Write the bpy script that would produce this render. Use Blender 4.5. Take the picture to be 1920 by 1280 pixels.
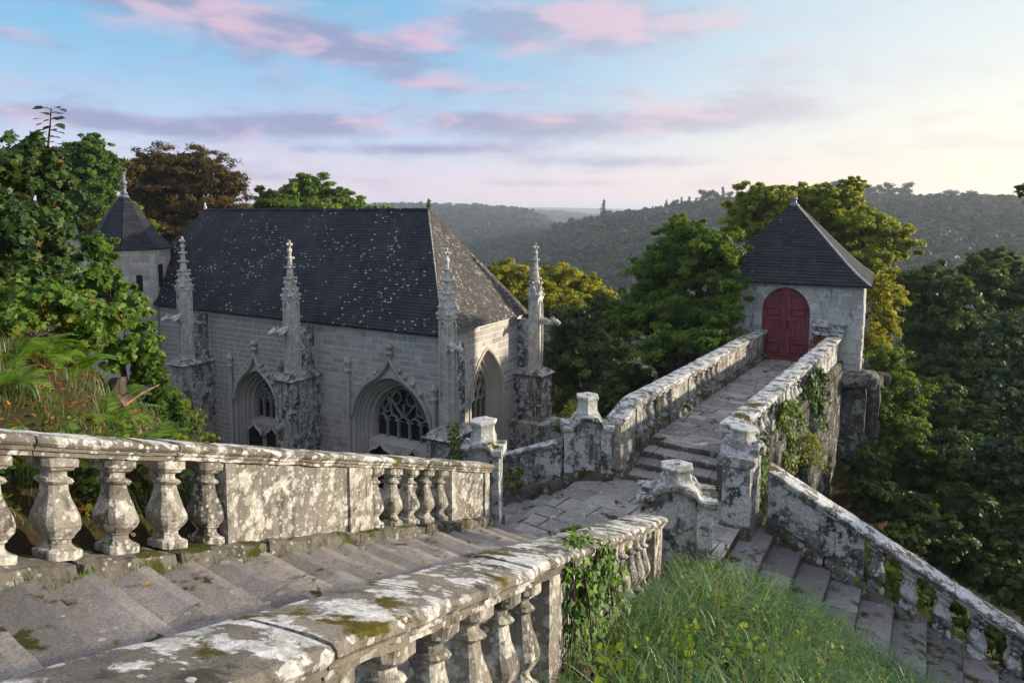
import bpy, bmesh, math, random
import numpy as np
from mathutils import Vector, Matrix, noise

for _o in list(bpy.data.objects):
    bpy.data.objects.remove(_o)
SC = bpy.context.scene
COL = SC.collection
random.seed(7)
RNG = np.random.default_rng(7)
R = math.radians

# ------------------------------------------------------------------ camera, sky, sun, exposure
FOC, PITCH, CYP, CXP = 1300.0, R(5.36), 517.0, 960.0      # focal length in photo pixels, down tilt, rise of the lens
cam_d = bpy.data.cameras.new('camera')
cam_d.sensor_width = 36.0
cam_d.lens = FOC / 1920.0 * 36.0
cam_d.shift_y = -(640.0 - CYP) / 1920.0
cam_d.clip_start = 0.1
cam_d.clip_end = 30000.0
cam = bpy.data.objects.new('camera', cam_d)
COL.objects.link(cam)
cam.location = (0, 0, 0)
cam.rotation_euler = (math.pi / 2 - PITCH, 0, 0)
SC.camera = cam

SUN_AZ = 84.0        # degrees from the view axis (+Y) towards +X
SUN_EL = 11.0
sun_dir = Vector((math.sin(R(SUN_AZ)) * math.cos(R(SUN_EL)), math.cos(R(SUN_AZ)) * math.cos(R(SUN_EL)), math.sin(R(SUN_EL))))
sun_d = bpy.data.lights.new('sun', 'SUN')
sun_d.energy = 3.3
sun_d.angle = R(1.5)
sun_d.color = (1.0, 0.86, 0.66)
sun = bpy.data.objects.new('sun', sun_d)
COL.objects.link(sun)
sun.rotation_euler = sun_dir.to_track_quat('Z', 'Y').to_euler()

SC.render.engine = 'CYCLES'
SC.cycles.use_denoising = True
SC.cycles.max_bounces = 6
SC.cycles.diffuse_bounces = 3
SC.cycles.glossy_bounces = 2
SC.cycles.transmission_bounces = 3
SC.cycles.transparent_max_bounces = 8
SC.cycles.volume_bounces = 1
SC.cycles.caustics_reflective = False
SC.cycles.caustics_refractive = False
SC.cycles.sample_clamp_indirect = 6.0
vs = SC.view_settings
vs.view_transform = 'Standard'
vs.look = 'None'
vs.gamma = 1.0
vs.use_curve_mapping = False
vs.exposure = 1.02


class NT:
    """small helper around a node tree"""
    def __init__(s, tree):
        s.t = tree
    def n(s, typ, _out=0, **kw):
        nd = s.t.nodes.new(typ)
        for k, v in kw.items():
            if k.startswith('i'):
                key = k[1:]
                sock = nd.inputs[int(key)] if key.isdigit() else nd.inputs[key.replace('_', ' ')]
                s.put(sock, v)
            else:
                setattr(nd, k, v)
        return nd
    def put(s, sock, v):
        if isinstance(v, bpy.types.NodeSocket):
            s.t.links.new(v, sock)
        elif isinstance(v, bpy.types.Node):
            s.t.links.new(v.outputs[0], sock)
        else:
            if hasattr(sock, 'default_value'):
                if sock.type == 'RGBA' and len(v) == 3:
                    v = (*v, 1.0)
                sock.default_value = v
    def math(s, op, a, b=None, clamp=False):
        nd = s.t.nodes.new('ShaderNodeMath'); nd.operation = op; nd.use_clamp = clamp
        s.put(nd.inputs[0], a)
        if b is not None:
            s.put(nd.inputs[1], b)
        return nd.outputs[0]
    def mix(s, f, a, b, mode='MIX'):
        nd = s.t.nodes.new('ShaderNodeMix'); nd.data_type = 'RGBA'; nd.blend_type = mode
        s.put(nd.inputs[0], f); s.put(nd.inputs[6], a); s.put(nd.inputs[7], b)
        return nd.outputs[2]
    def ramp(s, f, lo, hi, a=0.0, b=1.0, smooth=True):
        nd = s.t.nodes.new('ShaderNodeMapRange'); nd.interpolation_type = 'SMOOTHSTEP' if smooth else 'LINEAR'
        s.put(nd.inputs[0], f); s.put(nd.inputs[1], lo); s.put(nd.inputs[2], hi); s.put(nd.inputs[3], a); s.put(nd.inputs[4], b)
        return nd.outputs[0]
    def noise(s, vec, scale, detail=4.0, rough=0.55, dist=0.0, col=False):
        nd = s.t.nodes.new('ShaderNodeTexNoise')
        s.put(nd.inputs['Vector'], vec); s.put(nd.inputs['Scale'], scale); s.put(nd.inputs['Detail'], detail)
        s.put(nd.inputs['Roughness'], rough); s.put(nd.inputs['Distortion'], dist)
        return nd.outputs[1 if col else 0]
    def mapv(s, vec, scale=(1, 1, 1), loc=(0, 0, 0), rot=(0, 0, 0)):
        nd = s.t.nodes.new('ShaderNodeMapping')
        s.put(nd.inputs[0], vec); nd.inputs[1].default_value = loc; nd.inputs[2].default_value = rot; nd.inputs[3].default_value = scale
        return nd.outputs[0]


world = bpy.data.worlds.new('World')
SC.world = world
world.use_nodes = True
W = NT(world.node_tree)
world.node_tree.nodes.clear()
sky = W.n('ShaderNodeTexSky')
sky.sky_type = 'NISHITA'
sky.sun_disc = False
sky.sun_elevation = R(SUN_EL)
sky.sun_rotation = R(SUN_AZ)
sky.altitude = 100.0
sky.air_density = 1.0
sky.dust_density = 2.2
sky.ozone_density = 2.5
dirv = W.n('ShaderNodeTexCoord').outputs['Generated']
sep = W.n('ShaderNodeSeparateXYZ', i0=dirv)
dx, dy, dz = sep.outputs
# evening clouds, laid out by compass direction and height above the horizon
az = W.math('ARCTAN2', dx, dy)
el = W.math('ARCSINE', dz)
ae = W.n('ShaderNodeCombineXYZ', i0=az, i1=el, i2=0.0).outputs[0]
fib = W.noise(W.mapv(ae, scale=(4.2, 17.0, 1), rot=(0, 0, R(4))), 1.0, 9.0, 0.60, 0.55)
fib2 = W.noise(W.mapv(ae, scale=(11.0, 34.0, 1), loc=(3.1, 1.7, 0), rot=(0, 0, R(-7))), 1.0, 8.0, 0.62, 0.4)
puffs = [(420, 40, 380, 44, 6, .95), (640, 92, 170, 30, 10, .85), (1130, 62, 220, 50, 0, 1.15), (850, 40, 160, 40, 0, .35), (812, 92, 45, 9, 14, .8), (600, 236, 190, 26, -2, 1.15), (980, 236, 170, 30, 2, 1.2),
         (1300, 222, 210, 36, -3, 1.1), (760, 282, 220, 11, -1, .95), (330, 240, 240, 18, 3, .8), (55, 76, 90, 13, 6, .75), (1240, 304, 240, 15, 0, .8), (850, 168, 170, 14, 3, .6), (420, 330, 180, 9, 1, .4), (1010, 345, 200, 7, 0, .45),
         (-500, 120, 300, 50, 4, .7), (-900, 260, 300, 20, 0, .6), (2500, 200, 260, 30, 0, .5)]
S_ = 0.0
for (u0, v0, su, sv, tilt, wt) in puffs:
    a0 = math.atan2(u0 - 960, FOC); e0 = math.atan2(395 - v0, math.hypot(FOC, u0 - 960))
    ca, sa = math.cos(R(-tilt)), math.sin(R(-tilt))
    da = W.math('SUBTRACT', az, a0); de = W.math('SUBTRACT', el, e0)
    p_ = W.math('DIVIDE', W.math('ADD', W.math('MULTIPLY', da, ca), W.math('MULTIPLY', de, sa)), su / FOC * .9)
    q_ = W.math('DIVIDE', W.math('SUBTRACT', W.math('MULTIPLY', de, ca), W.math('MULTIPLY', da, sa)), sv / FOC * .9)
    g_ = W.math('MULTIPLY', W.math('EXPONENT', W.math('MULTIPLY', W.math('ADD', W.math('MULTIPLY', p_, p_), W.math('MULTIPLY', q_, q_)), -1.0)), wt)
    S_ = W.math('ADD', S_, g_) if not isinstance(S_, float) else g_
dens = W.math('ADD', W.math('MULTIPLY', S_, 0.66), W.math('MULTIPLY', W.math('SUBTRACT', fib, 0.43), 1.55))
dens = W.math('ADD', dens, W.math('MULTIPLY', W.math('SUBTRACT', fib2, 0.5), 0.95))
cov = W.ramp(dens, 0.04, 0.80)
glow = W.math('ADD', W.math('MULTIPLY', dx, sun_dir.x), W.math('MULTIPLY', dy, sun_dir.y))
glow_m = W.ramp(glow, -0.12, 0.80)
# clear air of a hazy evening: blue overhead, pale towards the sun, rosy above the horizon
clear = W.mix(glow_m, (0.105, 0.250, 0.375), (0.40, 0.42, 0.41))
clear = W.mix(W.ramp(dz, 0.26, 0.62), clear, (0.335, 0.365, 0.44))      # high veil of thin cloud overhead
horiz = W.mix(glow_m, (0.38, 0.36, 0.44), (0.57, 0.50, 0.37))
clear = W.mix(W.ramp(dz, 0.26, -0.03), clear, horiz)
rosy = W.math('MULTIPLY', W.ramp(dz, 0.10, 0.02), W.ramp(glow, 0.85, 0.15))
clear = W.mix(W.math('MULTIPLY', rosy, 0.45), clear, (0.47, 0.345, 0.355))
skyc = W.mix(1.0, clear, W.mix(1.0, sky.outputs[0], (0.012, 0.012, 0.012), 'MULTIPLY'), 'ADD')
hue = W.ramp(W.math('ADD', W.noise(W.mapv(ae, scale=(7, 22, 1)), 1.0, 4.0, 0.5, 0.2), W.math('MULTIPLY', W.math('SUBTRACT', el, 0.19), 0.7)), 0.42, 0.60)
cl_col = W.mix(hue, (0.170, 0.185, 0.285), (0.375, 0.265, 0.335))
cl_col = W.mix(W.math('MULTIPLY', glow_m, 0.80), cl_col, (0.46, 0.405, 0.40))
fac = W.math('MULTIPLY', W.math('MULTIPLY', cov, 0.86), W.ramp(dz, 0.0, 0.05))
skyc = W.mix(fac, skyc, cl_col)
bg = W.n('ShaderNodeBackground', i0=skyc, i1=1.0)
wo = W.n('ShaderNodeOutputWorld', i0=bg.outputs[0])


def at(px, py, Y):
    """world point at depth Y on the sight line of photo pixel (px, py): used to read positions off the photograph"""
    c, s = math.cos(PITCH), math.sin(PITCH)
    x = (px - CXP) / FOC
    y = -(py - CYP) / FOC
    r = Vector((x, c + y * s, -s + y * c))
    return r * (Y / r.y)


# ------------------------------------------------------------------ object helpers
def link(o, parent=None):
    COL.objects.link(o)
    if parent is not None:
        o.parent = parent
    return o

def tag(o, label=None, cat=None, group=None, kind=None):
    if label: o['label'] = label
    if cat: o['category'] = cat
    if group: o['group'] = group
    if kind: o['kind'] = kind
    return o

def empty(name, loc=(0, 0, 0), rz=0.0, label=None, cat=None, group=None, parent=None):
    o = bpy.data.objects.new(name, None)
    o.empty_display_size = 0.2
    o.location = loc
    o.rotation_euler = (0, 0, rz)
    link(o, parent)
    return tag(o, label, cat, group)

def mobj(name, mesh, mat=None, parent=None, loc=(0, 0, 0), rz=0.0, smooth=False):
    o = bpy.data.objects.new(name, mesh)
    if mat is not None and not mesh.materials:
        mesh.materials.append(mat)
    if smooth:
        mesh.polygons.foreach_set('use_smooth', [True] * len(mesh.polygons))
    o.location = loc
    o.rotation_euler = (0, 0, rz)
    return link(o, parent)


class MB:
    """collects faces and makes ONE mesh of them"""
    def __init__(s):
        s.v = []; s.f = []; s.t = []
    def add(s, vs_, fs_, tint=None):
        b = len(s.v)
        s.v.extend([tuple(p) for p in vs_])
        for f in fs_:
            s.f.append([b + i for i in f])
            if tint is not None:
                s.t.append(tint)
        return s
    def box(s, x0, x1, y0, y1, z0, z1):
        return s.add([(x0, y0, z0), (x1, y0, z0), (x1, y1, z0), (x0, y1, z0), (x0, y0, z1), (x1, y0, z1), (x1, y1, z1), (x0, y1, z1)],
                     [(0, 3, 2, 1), (4, 5, 6, 7), (0, 1, 5, 4), (1, 2, 6, 5), (2, 3, 7, 6), (3, 0, 4, 7)])
    def loft(s, rings, cap0=True, cap1=True, closed=True):
        n = len(rings[0]); b = len(s.v)
        for r in rings:
            s.v.extend([tuple(p) for p in r])
        m = n if closed else n - 1
        for i in range(len(rings) - 1):
            for j in range(m):
                k = (j + 1) % n
                s.f.append([b + i * n + j, b + i * n + k, b + (i + 1) * n + k, b + (i + 1) * n + j])
        if cap0: s.f.append([b + j for j in range(n)][::-1])
        if cap1: s.f.append([b + (len(rings) - 1) * n + j for j in range(n)])
        return s
    def tube(s, pts, rad, n=6, cap=True):
        pts = [Vector(p) for p in pts]
        rings = []
        up = Vector((0.31, 0.17, 0.93))
        for i, p in enumerate(pts):
            t = (pts[min(i + 1, len(pts) - 1)] - pts[max(i - 1, 0)]).normalized()
            a = t.cross(up)
            if a.length < 1e-3: a = t.cross(Vector((1, 0, 0)))
            a.normalize(); b_ = t.cross(a)
            r = rad[i] if hasattr(rad, '__len__') else rad
            rings.append([p + (a * math.cos(2 * math.pi * k / n) + b_ * math.sin(2 * math.pi * k / n)) * r for k in range(n)])
        return s.loft(rings, cap, cap)
    def bar(s, pts, w, d, ny=Vector((0, 1, 0))):
        """bar of rectangular section along a polyline lying in a plane with normal ny"""
        pts = [Vector(p) for p in pts]
        rings = []
        for i, p in enumerate(pts):
            t = (pts[min(i + 1, len(pts) - 1)] - pts[max(i - 1, 0)]).normalized()
            a = t.cross(ny).normalized()
            rings.append([p + a * w / 2 - ny * d / 2, p + a * w * 0.15 - ny * d * 0.75, p - a * w * 0.15 - ny * d * 0.75, p - a * w / 2 - ny * d / 2, p - a * w / 2 + ny * d / 2, p + a * w / 2 + ny * d / 2])
        return s.loft(rings)
    def lathe(s, prof, n=12, cx=0, cy=0, sq=None, phase=0.0):
        rings = []
        for r, z in prof:
            rings.append([sq_pt(r, 2 * math.pi * k / n + phase, sq, cx, cy, z) for k in range(n)])
        return s.loft(rings)
    def mesh(s, name):
        me = bpy.data.meshes.new(name)
        me.from_pydata(s.v, [], s.f)
        if s.t:
            at_ = me.attributes.new('tint', 'FLOAT', 'FACE')
            at_.data.foreach_set('value', s.t)
        me.update()
        return me

def sq_pt(r, a, e, cx, cy, z):
    c, s_ = math.cos(a), math.sin(a)
    if e:
        k = (abs(c) ** e + abs(s_) ** e) ** (-1.0 / e)
        return (cx + r * c * k, cy + r * s_ * k, z)
    return (cx + r * c, cy + r * s_, z)

def fix_normals(me):
    bm = bmesh.new(); bm.from_mesh(me)
    bmesh.ops.recalc_face_normals(bm, faces=bm.faces)
    bm.to_mesh(me); bm.free()
    return me

def chamfer_block(sx, sy, sz, c, jit=0.0, rnd=random):
    """chamfered box centred on the origin, 44 triangles"""
    hx, hy, hz = sx / 2, sy / 2, sz / 2
    V = {}; vs_ = []
    def vid(ax, sgn):
        if (ax, sgn) not in V:
            h = [hx, hy, hz]; p = []
            for i in range(3):
                q = h[i] if i == ax else h[i] - c
                p.append(sgn[i] * q)
            V[(ax, sgn)] = len(vs_)
            vs_.append([p[i] + (rnd.uniform(-jit, jit) if jit else 0) for i in range(3)])
        return V[(ax, sgn)]
    fs = []
    S = (-1, 1)
    for ax in range(3):
        o = [i for i in range(3) if i != ax]
        for s0 in S:
            quad = []
            for (a, b) in ((-1, -1), (1, -1), (1, 1), (-1, 1)):
                sg = [0, 0, 0]; sg[ax] = s0; sg[o[0]] = a; sg[o[1]] = b
                quad.append(vid(ax, tuple(sg)))
            flip = (s0 < 0) ^ (ax == 1)
            fs.append(quad[::-1] if flip else quad)
    for ax in range(3):
        o = [i for i in range(3) if i != ax]
        for a in S:
            for b in S:
                def sg(e):
                    g = [0, 0, 0]; g[ax] = e; g[o[0]] = a; g[o[1]] = b
                    return tuple(g)
                q = [vid(o[0], sg(-1)), vid(o[0], sg(1)), vid(o[1], sg(1)), vid(o[1], sg(-1))]
                flip = (a * b > 0) ^ (ax == 1)
                fs.append(q if not flip else q[::-1])
    for a in S:
        for b in S:
            for c_ in S:
                t = [vid(0, (a, b, c_)), vid(1, (a, b, c_)), vid(2, (a, b, c_))]
                fs.append(t if a * b * c_ > 0 else t[::-1])
    return vs_, fs

def rough_box(name, x0, x1, y0, y1, z0, z1, step=0.12, amp=0.015, seed=0.0, shear=0.0, freq=3.0, rnd=0.02):
    """weathered stone: a subdivided box whose surface is worn by noise; z is sheared by shear*x"""
    nx = max(1, min(24, int((x1 - x0) / step))); ny = max(1, min(10, int((y1 - y0) / step))); nz = max(1, min(14, int((z1 - z0) / step)))
    idx = {}; vs_ = []; fs = []
    def vid(i, j, k):
        if (i, j, k) not in idx:
            p = Vector((x0 + (x1 - x0) * i / nx, y0 + (y1 - y0) * j / ny, z0 + (z1 - z0) * k / nz))
            ed = (i in (0, nx)) + (j in (0, ny)) + (k in (0, nz))
            if ed >= 2:
                if i in (0, nx): p.x += rnd * (1 if i == 0 else -1) * 0.6
                if j in (0, ny): p.y += rnd * (1 if j == 0 else -1) * 0.6
                if k in (0, nz): p.z += rnd * (1 if k == 0 else -1) * 0.6
            q = Vector((p.x * freq + seed * 7.3, p.y * freq + seed * 3.1, p.z * freq - seed))
            dv = noise.noise_vector(q) * amp + noise.noise_vector(q * 3.1) * amp * 0.45
            p += dv
            p.z += shear * p.x
            idx[(i, j, k)] = len(vs_); vs_.append(p)
        return idx[(i, j, k)]
    for i in range(nx):
        for j in range(ny):
            fs.append([vid(i, j, 0), vid(i, j + 1, 0), vid(i + 1, j + 1, 0), vid(i + 1, j, 0)])
            fs.append([vid(i, j, nz), vid(i + 1, j, nz), vid(i + 1, j + 1, nz), vid(i, j + 1, nz)])
    for i in range(nx):
        for k in range(nz):
            fs.append([vid(i, 0, k), vid(i + 1, 0, k), vid(i + 1, 0, k + 1), vid(i, 0, k + 1)])
            fs.append([vid(i, ny, k), vid(i, ny, k + 1), vid(i + 1, ny, k + 1), vid(i + 1, ny, k)])
    for j in range(ny):
        for k in range(nz):
            fs.append([vid(0, j, k), vid(0, j, k + 1), vid(0, j + 1, k + 1), vid(0, j + 1, k)])
            fs.append([vid(nx, j, k), vid(nx, j + 1, k), vid(nx, j + 1, k + 1), vid(nx, j, k + 1)])
    return MB().add(vs_, fs).mesh(name)

def clip_poly(sub, clip):
    """Sutherland-Hodgman, clip polygon convex and counter-clockwise"""
    out = list(sub)
    for i in range(len(clip)):
        a, b = clip[i], clip[(i + 1) % len(clip)]
        inp, out = out, []
        if not inp: break
        def side(p): return (b[0] - a[0]) * (p[1] - a[1]) - (b[1] - a[1]) * (p[0] - a[0])
        for k in range(len(inp)):
            p, q = inp[k], inp[(k + 1) % len(inp)]
            sp, sq = side(p), side(q)
            if sp >= 0: out.append(p)
            if sp * sq < 0:
                t = sp / (sp - sq)
                out.append((p[0] + (q[0] - p[0]) * t, p[1] + (q[1] - p[1]) * t))
    return out

def area(p):
    return 0.5 * sum(p[i][0] * p[(i + 1) % len(p)][1] - p[(i + 1) % len(p)][0] * p[i][1] for i in range(len(p)))

def inset(poly, d):
    """inset of a convex counter-clockwise polygon"""
    n = len(poly); lines = []
    for i in range(n):
        a, b = Vector(poly[i]), Vector(poly[(i + 1) % n])
        t = (b - a)
        if t.length < 1e-6: continue
        t.normalize(); nn = Vector((-t.y, t.x))
        lines.append((a + nn * d, t))
    out = []
    m = len(lines)
    for i in range(m):
        (p, t), (q, u) = lines[i - 1], lines[i]
        den = t.x * u.y - t.y * u.x
        if abs(den) < 1e-5:
            out.append((q.x, q.y)); continue
        w = q - p
        k = (w.x * u.y - w.y * u.x) / den
        out.append((p.x + t.x * k, p.y + t.y * k))
    return out

def slab_mesh(name, poly, ztop, thick, ch=0.012, tilt=(0, 0)):
    """stone slab: convex polygon with a worn (chamfered) upper edge"""
    if area(poly) < 0: poly = poly[::-1]
    top = inset(poly, ch)
    cx = sum(p[0] for p in poly) / len(poly); cy = sum(p[1] for p in poly) / len(poly)
    z = lambda p, dz: ztop + dz + (p[0] - cx) * tilt[0] + (p[1] - cy) * tilt[1]
    n = len(poly)
    if len(top) != n: top = poly
    return MB().loft([[(p[0], p[1], ztop - thick) for p in poly], [(p[0], p[1], z(p, -ch)) for p in poly], [(p[0], p[1], z(p, 0)) for p in top]]).mesh(name)

def pave(parent, poly, origin, ax, rows, lens, ztop, mat, thick=0.10, gap=0.010, name='paving_stone', zj=0.006, rnd=None, zfun=None):
    """rows of irregular flags, clipped to a convex outline; every flag is an object of its own"""
    rnd = rnd or random.Random(3)
    ax = Vector(ax).normalized(); ay = Vector((-ax.y, ax.x)); o = Vector(origin)
    if area(poly) < 0: poly = poly[::-1]
    us = [(Vector(p) - o).dot(ax) for p in poly]; vs_ = [(Vector(p) - o).dot(ay) for p in poly]
    v = min(vs_)
    while v < max(vs_):
        h = rnd.uniform(*rows)
        u = min(us) - rnd.uniform(0, lens[1])
        while u < max(us):
            l = rnd.uniform(*lens)
            q = [(u + gap / 2, v + gap / 2), (u + l - gap / 2, v + gap / 2), (u + l - gap / 2, v + h - gap / 2), (u + gap / 2, v + h - gap / 2)]
            q = [(a + rnd.uniform(-0.02, 0.02), b + rnd.uniform(-0.02, 0.02)) for a, b in q]
            wq = [tuple(o + ax * a + ay * b) for a, b in q]
            c = clip_poly(wq, poly)
            if len(c) >= 3 and area(c) > 0.02:
                cx = sum(p[0] for p in c) / len(c); cy = sum(p[1] for p in c) / len(c)
                z = (zfun(cx, cy) if zfun else ztop) + rnd.uniform(-zj, zj)
                try:
                    mobj(name, slab_mesh(name, c, z, thick, 0.012, (rnd.uniform(-.008, .008), rnd.uniform(-.008, .008))), mat, parent)
                except Exception:
                    pass
            u += l
        v += h

# ------------------------------------------------------------------ materials
def new_mat(name):
    m = bpy.data.materials.new(name)
    m.use_nodes = True
    m.node_tree.nodes.clear()
    return m, NT(m.node_tree)

def finish(t, color, rough=0.9, bump=None, bstr=0.4, bdist=0.02, spec=0.25, metal=0.0):
    b = t.n('ShaderNodeBsdfPrincipled')
    t.put(b.inputs['Base Color'], color); t.put(b.inputs['Roughness'], rough)
    b.inputs['Specular IOR Level'].default_value = spec
    b.inputs['Metallic'].default_value = metal
    if bump is not None:
        bp = t.n('ShaderNodeBump', iStrength=bstr, iDistance=bdist, iHeight=bump)
        t.put(b.inputs['Normal'], bp.outputs[0])
    t.n('ShaderNodeOutputMaterial', i0=b.outputs[0])

def stone_mat(name, c1, c2, lichen=(0.55, 0.62), lich_col=(0.60, 0.60, 0.56), lscale=3.2, stain=(0.60, 0.75), stain_col=(0.035, 0.035, 0.032),
              moss=(0.62, 0.70), moss_col=(0.075, 0.075, 0.016), spots=0.0, speck=0.35, bstr=0.5, pits=0.0, topmore=0.0, var=0.24, vert=0.0):
    """weathered granite: two tones, crystal speckle, pale lichen crusts, dark streaks and moss on upward faces"""
    m, t = new_mat(name)
    geo = t.n('ShaderNodeNewGeometry')
    pos = geo.outputs['Position']
    nz = t.n('ShaderNodeSeparateXYZ', i0=geo.outputs['Normal']).outputs[2]
    rnd = t.n('ShaderNodeObjectInfo').outputs['Random']
    tone = t.noise(pos, 1.3, 5.0, 0.6)
    col = t.mix(t.ramp(tone, 0.32, 0.68), c1, c2)
    rnd2 = t.math('FRACT', t.math('MULTIPLY', rnd, 7.31))
    col = t.mix(t.math('MULTIPLY', rnd2, 0.30), col, (c1[0] * 1.10, c1[1] * 0.98, c1[2] * 0.84))
    col = t.mix(1.0, col, t.n('ShaderNodeCombineColor', i0=t.ramp(rnd, 0, 1, 0.96 - var, 0.96 + var, False), i1=t.ramp(rnd, 0, 1, 0.96 - var, 0.955 + var, False), i2=t.ramp(rnd, 0, 1, 0.97 - var, 0.95 + var, False)).outputs[0], 'MULTIPLY')
    sp = t.noise(pos, 60.0, 4.0, 0.75)
    col = t.mix(t.ramp(sp, 0.40, 0.66, 0.0, speck), col, (c1[0] * .22, c1[1] * .22, c1[2] * .22))
    col = t.mix(t.ramp(t.noise(t.mapv(pos, loc=(3, 1, 9)), 90.0, 3.0, 0.7), 0.55, 0.70, 0.0, speck * .8), col, (min(1, c1[0] * 1.6), min(1, c1[1] * 1.58), min(1, c1[2] * 1.55)))
    mid = t.noise(pos, 9.0, 8.0, 0.70)
    col = t.mix(t.ramp(mid, 0.44, 0.70, 0.0, 0.50), col, (c1[0] * 0.42, c1[1] * 0.41, c1[2] * 0.39))
    # dark weathering in blotches, and run-off streaks on upright faces
    st = t.noise(t.mapv(pos, scale=(2.6, 2.6, 1.1)), 1.0, 9.0, 0.72, 0.1)
    sm_ = t.ramp(st, stain[0], stain[1], 0.0, 0.85)
    st2 = t.noise(t.mapv(pos, scale=(9.0, 9.0, 0.55), loc=(4, 2, 0)), 1.0, 6.0, 0.66, 0.1)
    up_f = t.ramp(t.math('ABSOLUTE', nz), 0.7, 0.3)
    sm_ = t.math('MAXIMUM', sm_, t.math('MULTIPLY', t.ramp(st2, stain[0] - 0.01, stain[1] + 0.03, 0.0, 0.70), up_f))
    if vert:      # algae-blackened risers
        sm_ = t.math('MAXIMUM', sm_, t.math('MULTIPLY', up_f, t.ramp(t.noise(pos, 5.0, 6.0, 0.65), 0.25, 0.55, vert * .55, vert)))
    col = t.mix(sm_, col, stain_col)
    # pale crusts: ragged sheets and round colonies
    ln = t.noise(pos, lscale, 10.0, 0.66, 0.05)
    if topmore:
        ln = t.math('ADD', ln, t.math('MULTIPLY', t.math('MAXIMUM', nz, 0.0), topmore))
    lm = t.ramp(ln, lichen[0], lichen[1])
    def colonies(scale, frac, loc):
        vv = t.mapv(pos, loc=loc)
        vor = t.n('ShaderNodeTexVoronoi', iVector=vv, iScale=scale)
        cs = t.n('ShaderNodeSeparateColor', i0=vor.outputs['Color'])
        dist = t.math('ADD', vor.outputs['Distance'], t.math('MULTIPLY', t.math('SUBTRACT', t.noise(vv, scale * 3.0, 5.0, 0.65), 0.5), 0.40))
        rad = t.ramp(cs.outputs[1], 0, 1, 0.18, 0.46, False)
        m_ = t.ramp(t.math('SUBTRACT', dist, rad), 0.03, -0.03)
        return t.math('MULTIPLY', m_, t.ramp(t.math('SUBTRACT', cs.outputs[0], 1.0 - frac), 0.0, 0.02)), cs.outputs[2]
    fr = max(0.04, min(0.6, (0.62 - lichen[0]) * 4.0)) + spots
    l2, h2 = colonies(lscale * 1.9, fr, (5, 9, 3))
    l3, h3 = colonies(lscale * 5.0, fr * 1.1, (1, 4, 7))
    lm = t.math('MAXIMUM', lm, t.math('MAXIMUM', t.math('MULTIPLY', l2, 0.85), t.math('MULTIPLY', l3, 0.8)))
    lm = t.math('MULTIPLY', lm, t.ramp(t.noise(pos, lscale * 9.0, 6.0, 0.7), 0.30, 0.46, 0.45, 1.0))
    if pits:
        pn = t.noise(t.mapv(pos, loc=(1, 7, 2)), 8.5, 7.0, 0.72)
        pm_ = t.ramp(pn, 0.62, 0.66, 0.0, pits)
    lc = t.mix(t.ramp(t.noise(pos, 22.0, 4.0, 0.6), 0.35, 0.65), (lich_col[0] * 0.62, lich_col[1] * 0.62, lich_col[2] * 0.60), lich_col)
    lc = t.mix(t.math('MULTIPLY', t.ramp(h2, 0.55, 0.8), l2), lc, (lich_col[0] * 0.60, lich_col[1] * 0.61, lich_col[2] * 0.58))
    col = t.mix(lm, col, lc)
    if pits:
        col = t.mix(pm_, col, (0.055, 0.055, 0.055))
    if moss is not None:
        mn = t.math('ADD', t.noise(t.mapv(pos, loc=(2, 4, 8)), 2.1, 7.0, 0.62, 0.3), t.math('MULTIPLY', nz, 0.06))
        mm = t.ramp(mn, moss[0], moss[1])
        mc = t.mix(t.noise(pos, 30.0, 3.0, 0.6), (moss_col[0] * 0.35, moss_col[1] * 0.40, moss_col[2] * 0.4), moss_col)
        col = t.mix(mm, col, mc)
    hgt = t.math('ADD', t.math('MULTIPLY', mid, 0.9), t.math('ADD', t.math('MULTIPLY', lm, 0.25), t.math('MULTIPLY', sp, 0.25)))
    finish(t, col, 0.92, hgt, bstr, 0.03, 0.18)
    return m

M = {}
M['ashlar'] = stone_mat('ashlar_granite', (0.56, 0.54, 0.51), (0.45, 0.44, 0.425), lichen=(0.68, 0.75), lich_col=(0.62, 0.61, 0.58), stain=(0.64, 0.80), stain_col=(0.07, 0.07, 0.068), moss=None, speck=0.35, bstr=0.35)
M['mortar'] = stone_mat('lime_mortar', (0.76, 0.745, 0.71), (0.69, 0.675, 0.65), lichen=(0.9, 0.95), stain=(0.70, 0.85), moss=None, speck=0.12, bstr=0.2)
M['butt'] = stone_mat('buttress_granite', (0.41, 0.40, 0.385), (0.31, 0.305, 0.30), lichen=(0.53, 0.57), lich_col=(0.66, 0.66, 0.63), lscale=4.2, stain=(0.485, 0.57), stain_col=(0.018, 0.019, 0.019), moss=None, bstr=0.7)
M['pinn'] = stone_mat('pinnacle_granite', (0.54, 0.525, 0.48), (0.42, 0.41, 0.38), lichen=(0.49, 0.56), lich_col=(0.76, 0.745, 0.69), lscale=5.0, stain=(0.59, 0.70), stain_col=(0.06, 0.06, 0.056), moss=None, bstr=0.6)
M['trac'] = stone_mat('tracery_stone', (0.34, 0.33, 0.31), (0.26, 0.255, 0.245), lichen=(0.66, 0.74), lich_col=(0.48, 0.47, 0.45), stain=(0.60, 0.75), moss=None, speck=0.25, bstr=0.3)
M['rail'] = stone_mat('balustrade_granite', (0.31, 0.29, 0.255), (0.20, 0.19, 0.172), lichen=(0.495, 0.575), lich_col=(0.60, 0.58, 0.535), lscale=4.2, stain=(0.525, 0.63), stain_col=(0.045, 0.043, 0.038), moss=(0.63, 0.68), spots=0.06, bstr=0.8)
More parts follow.
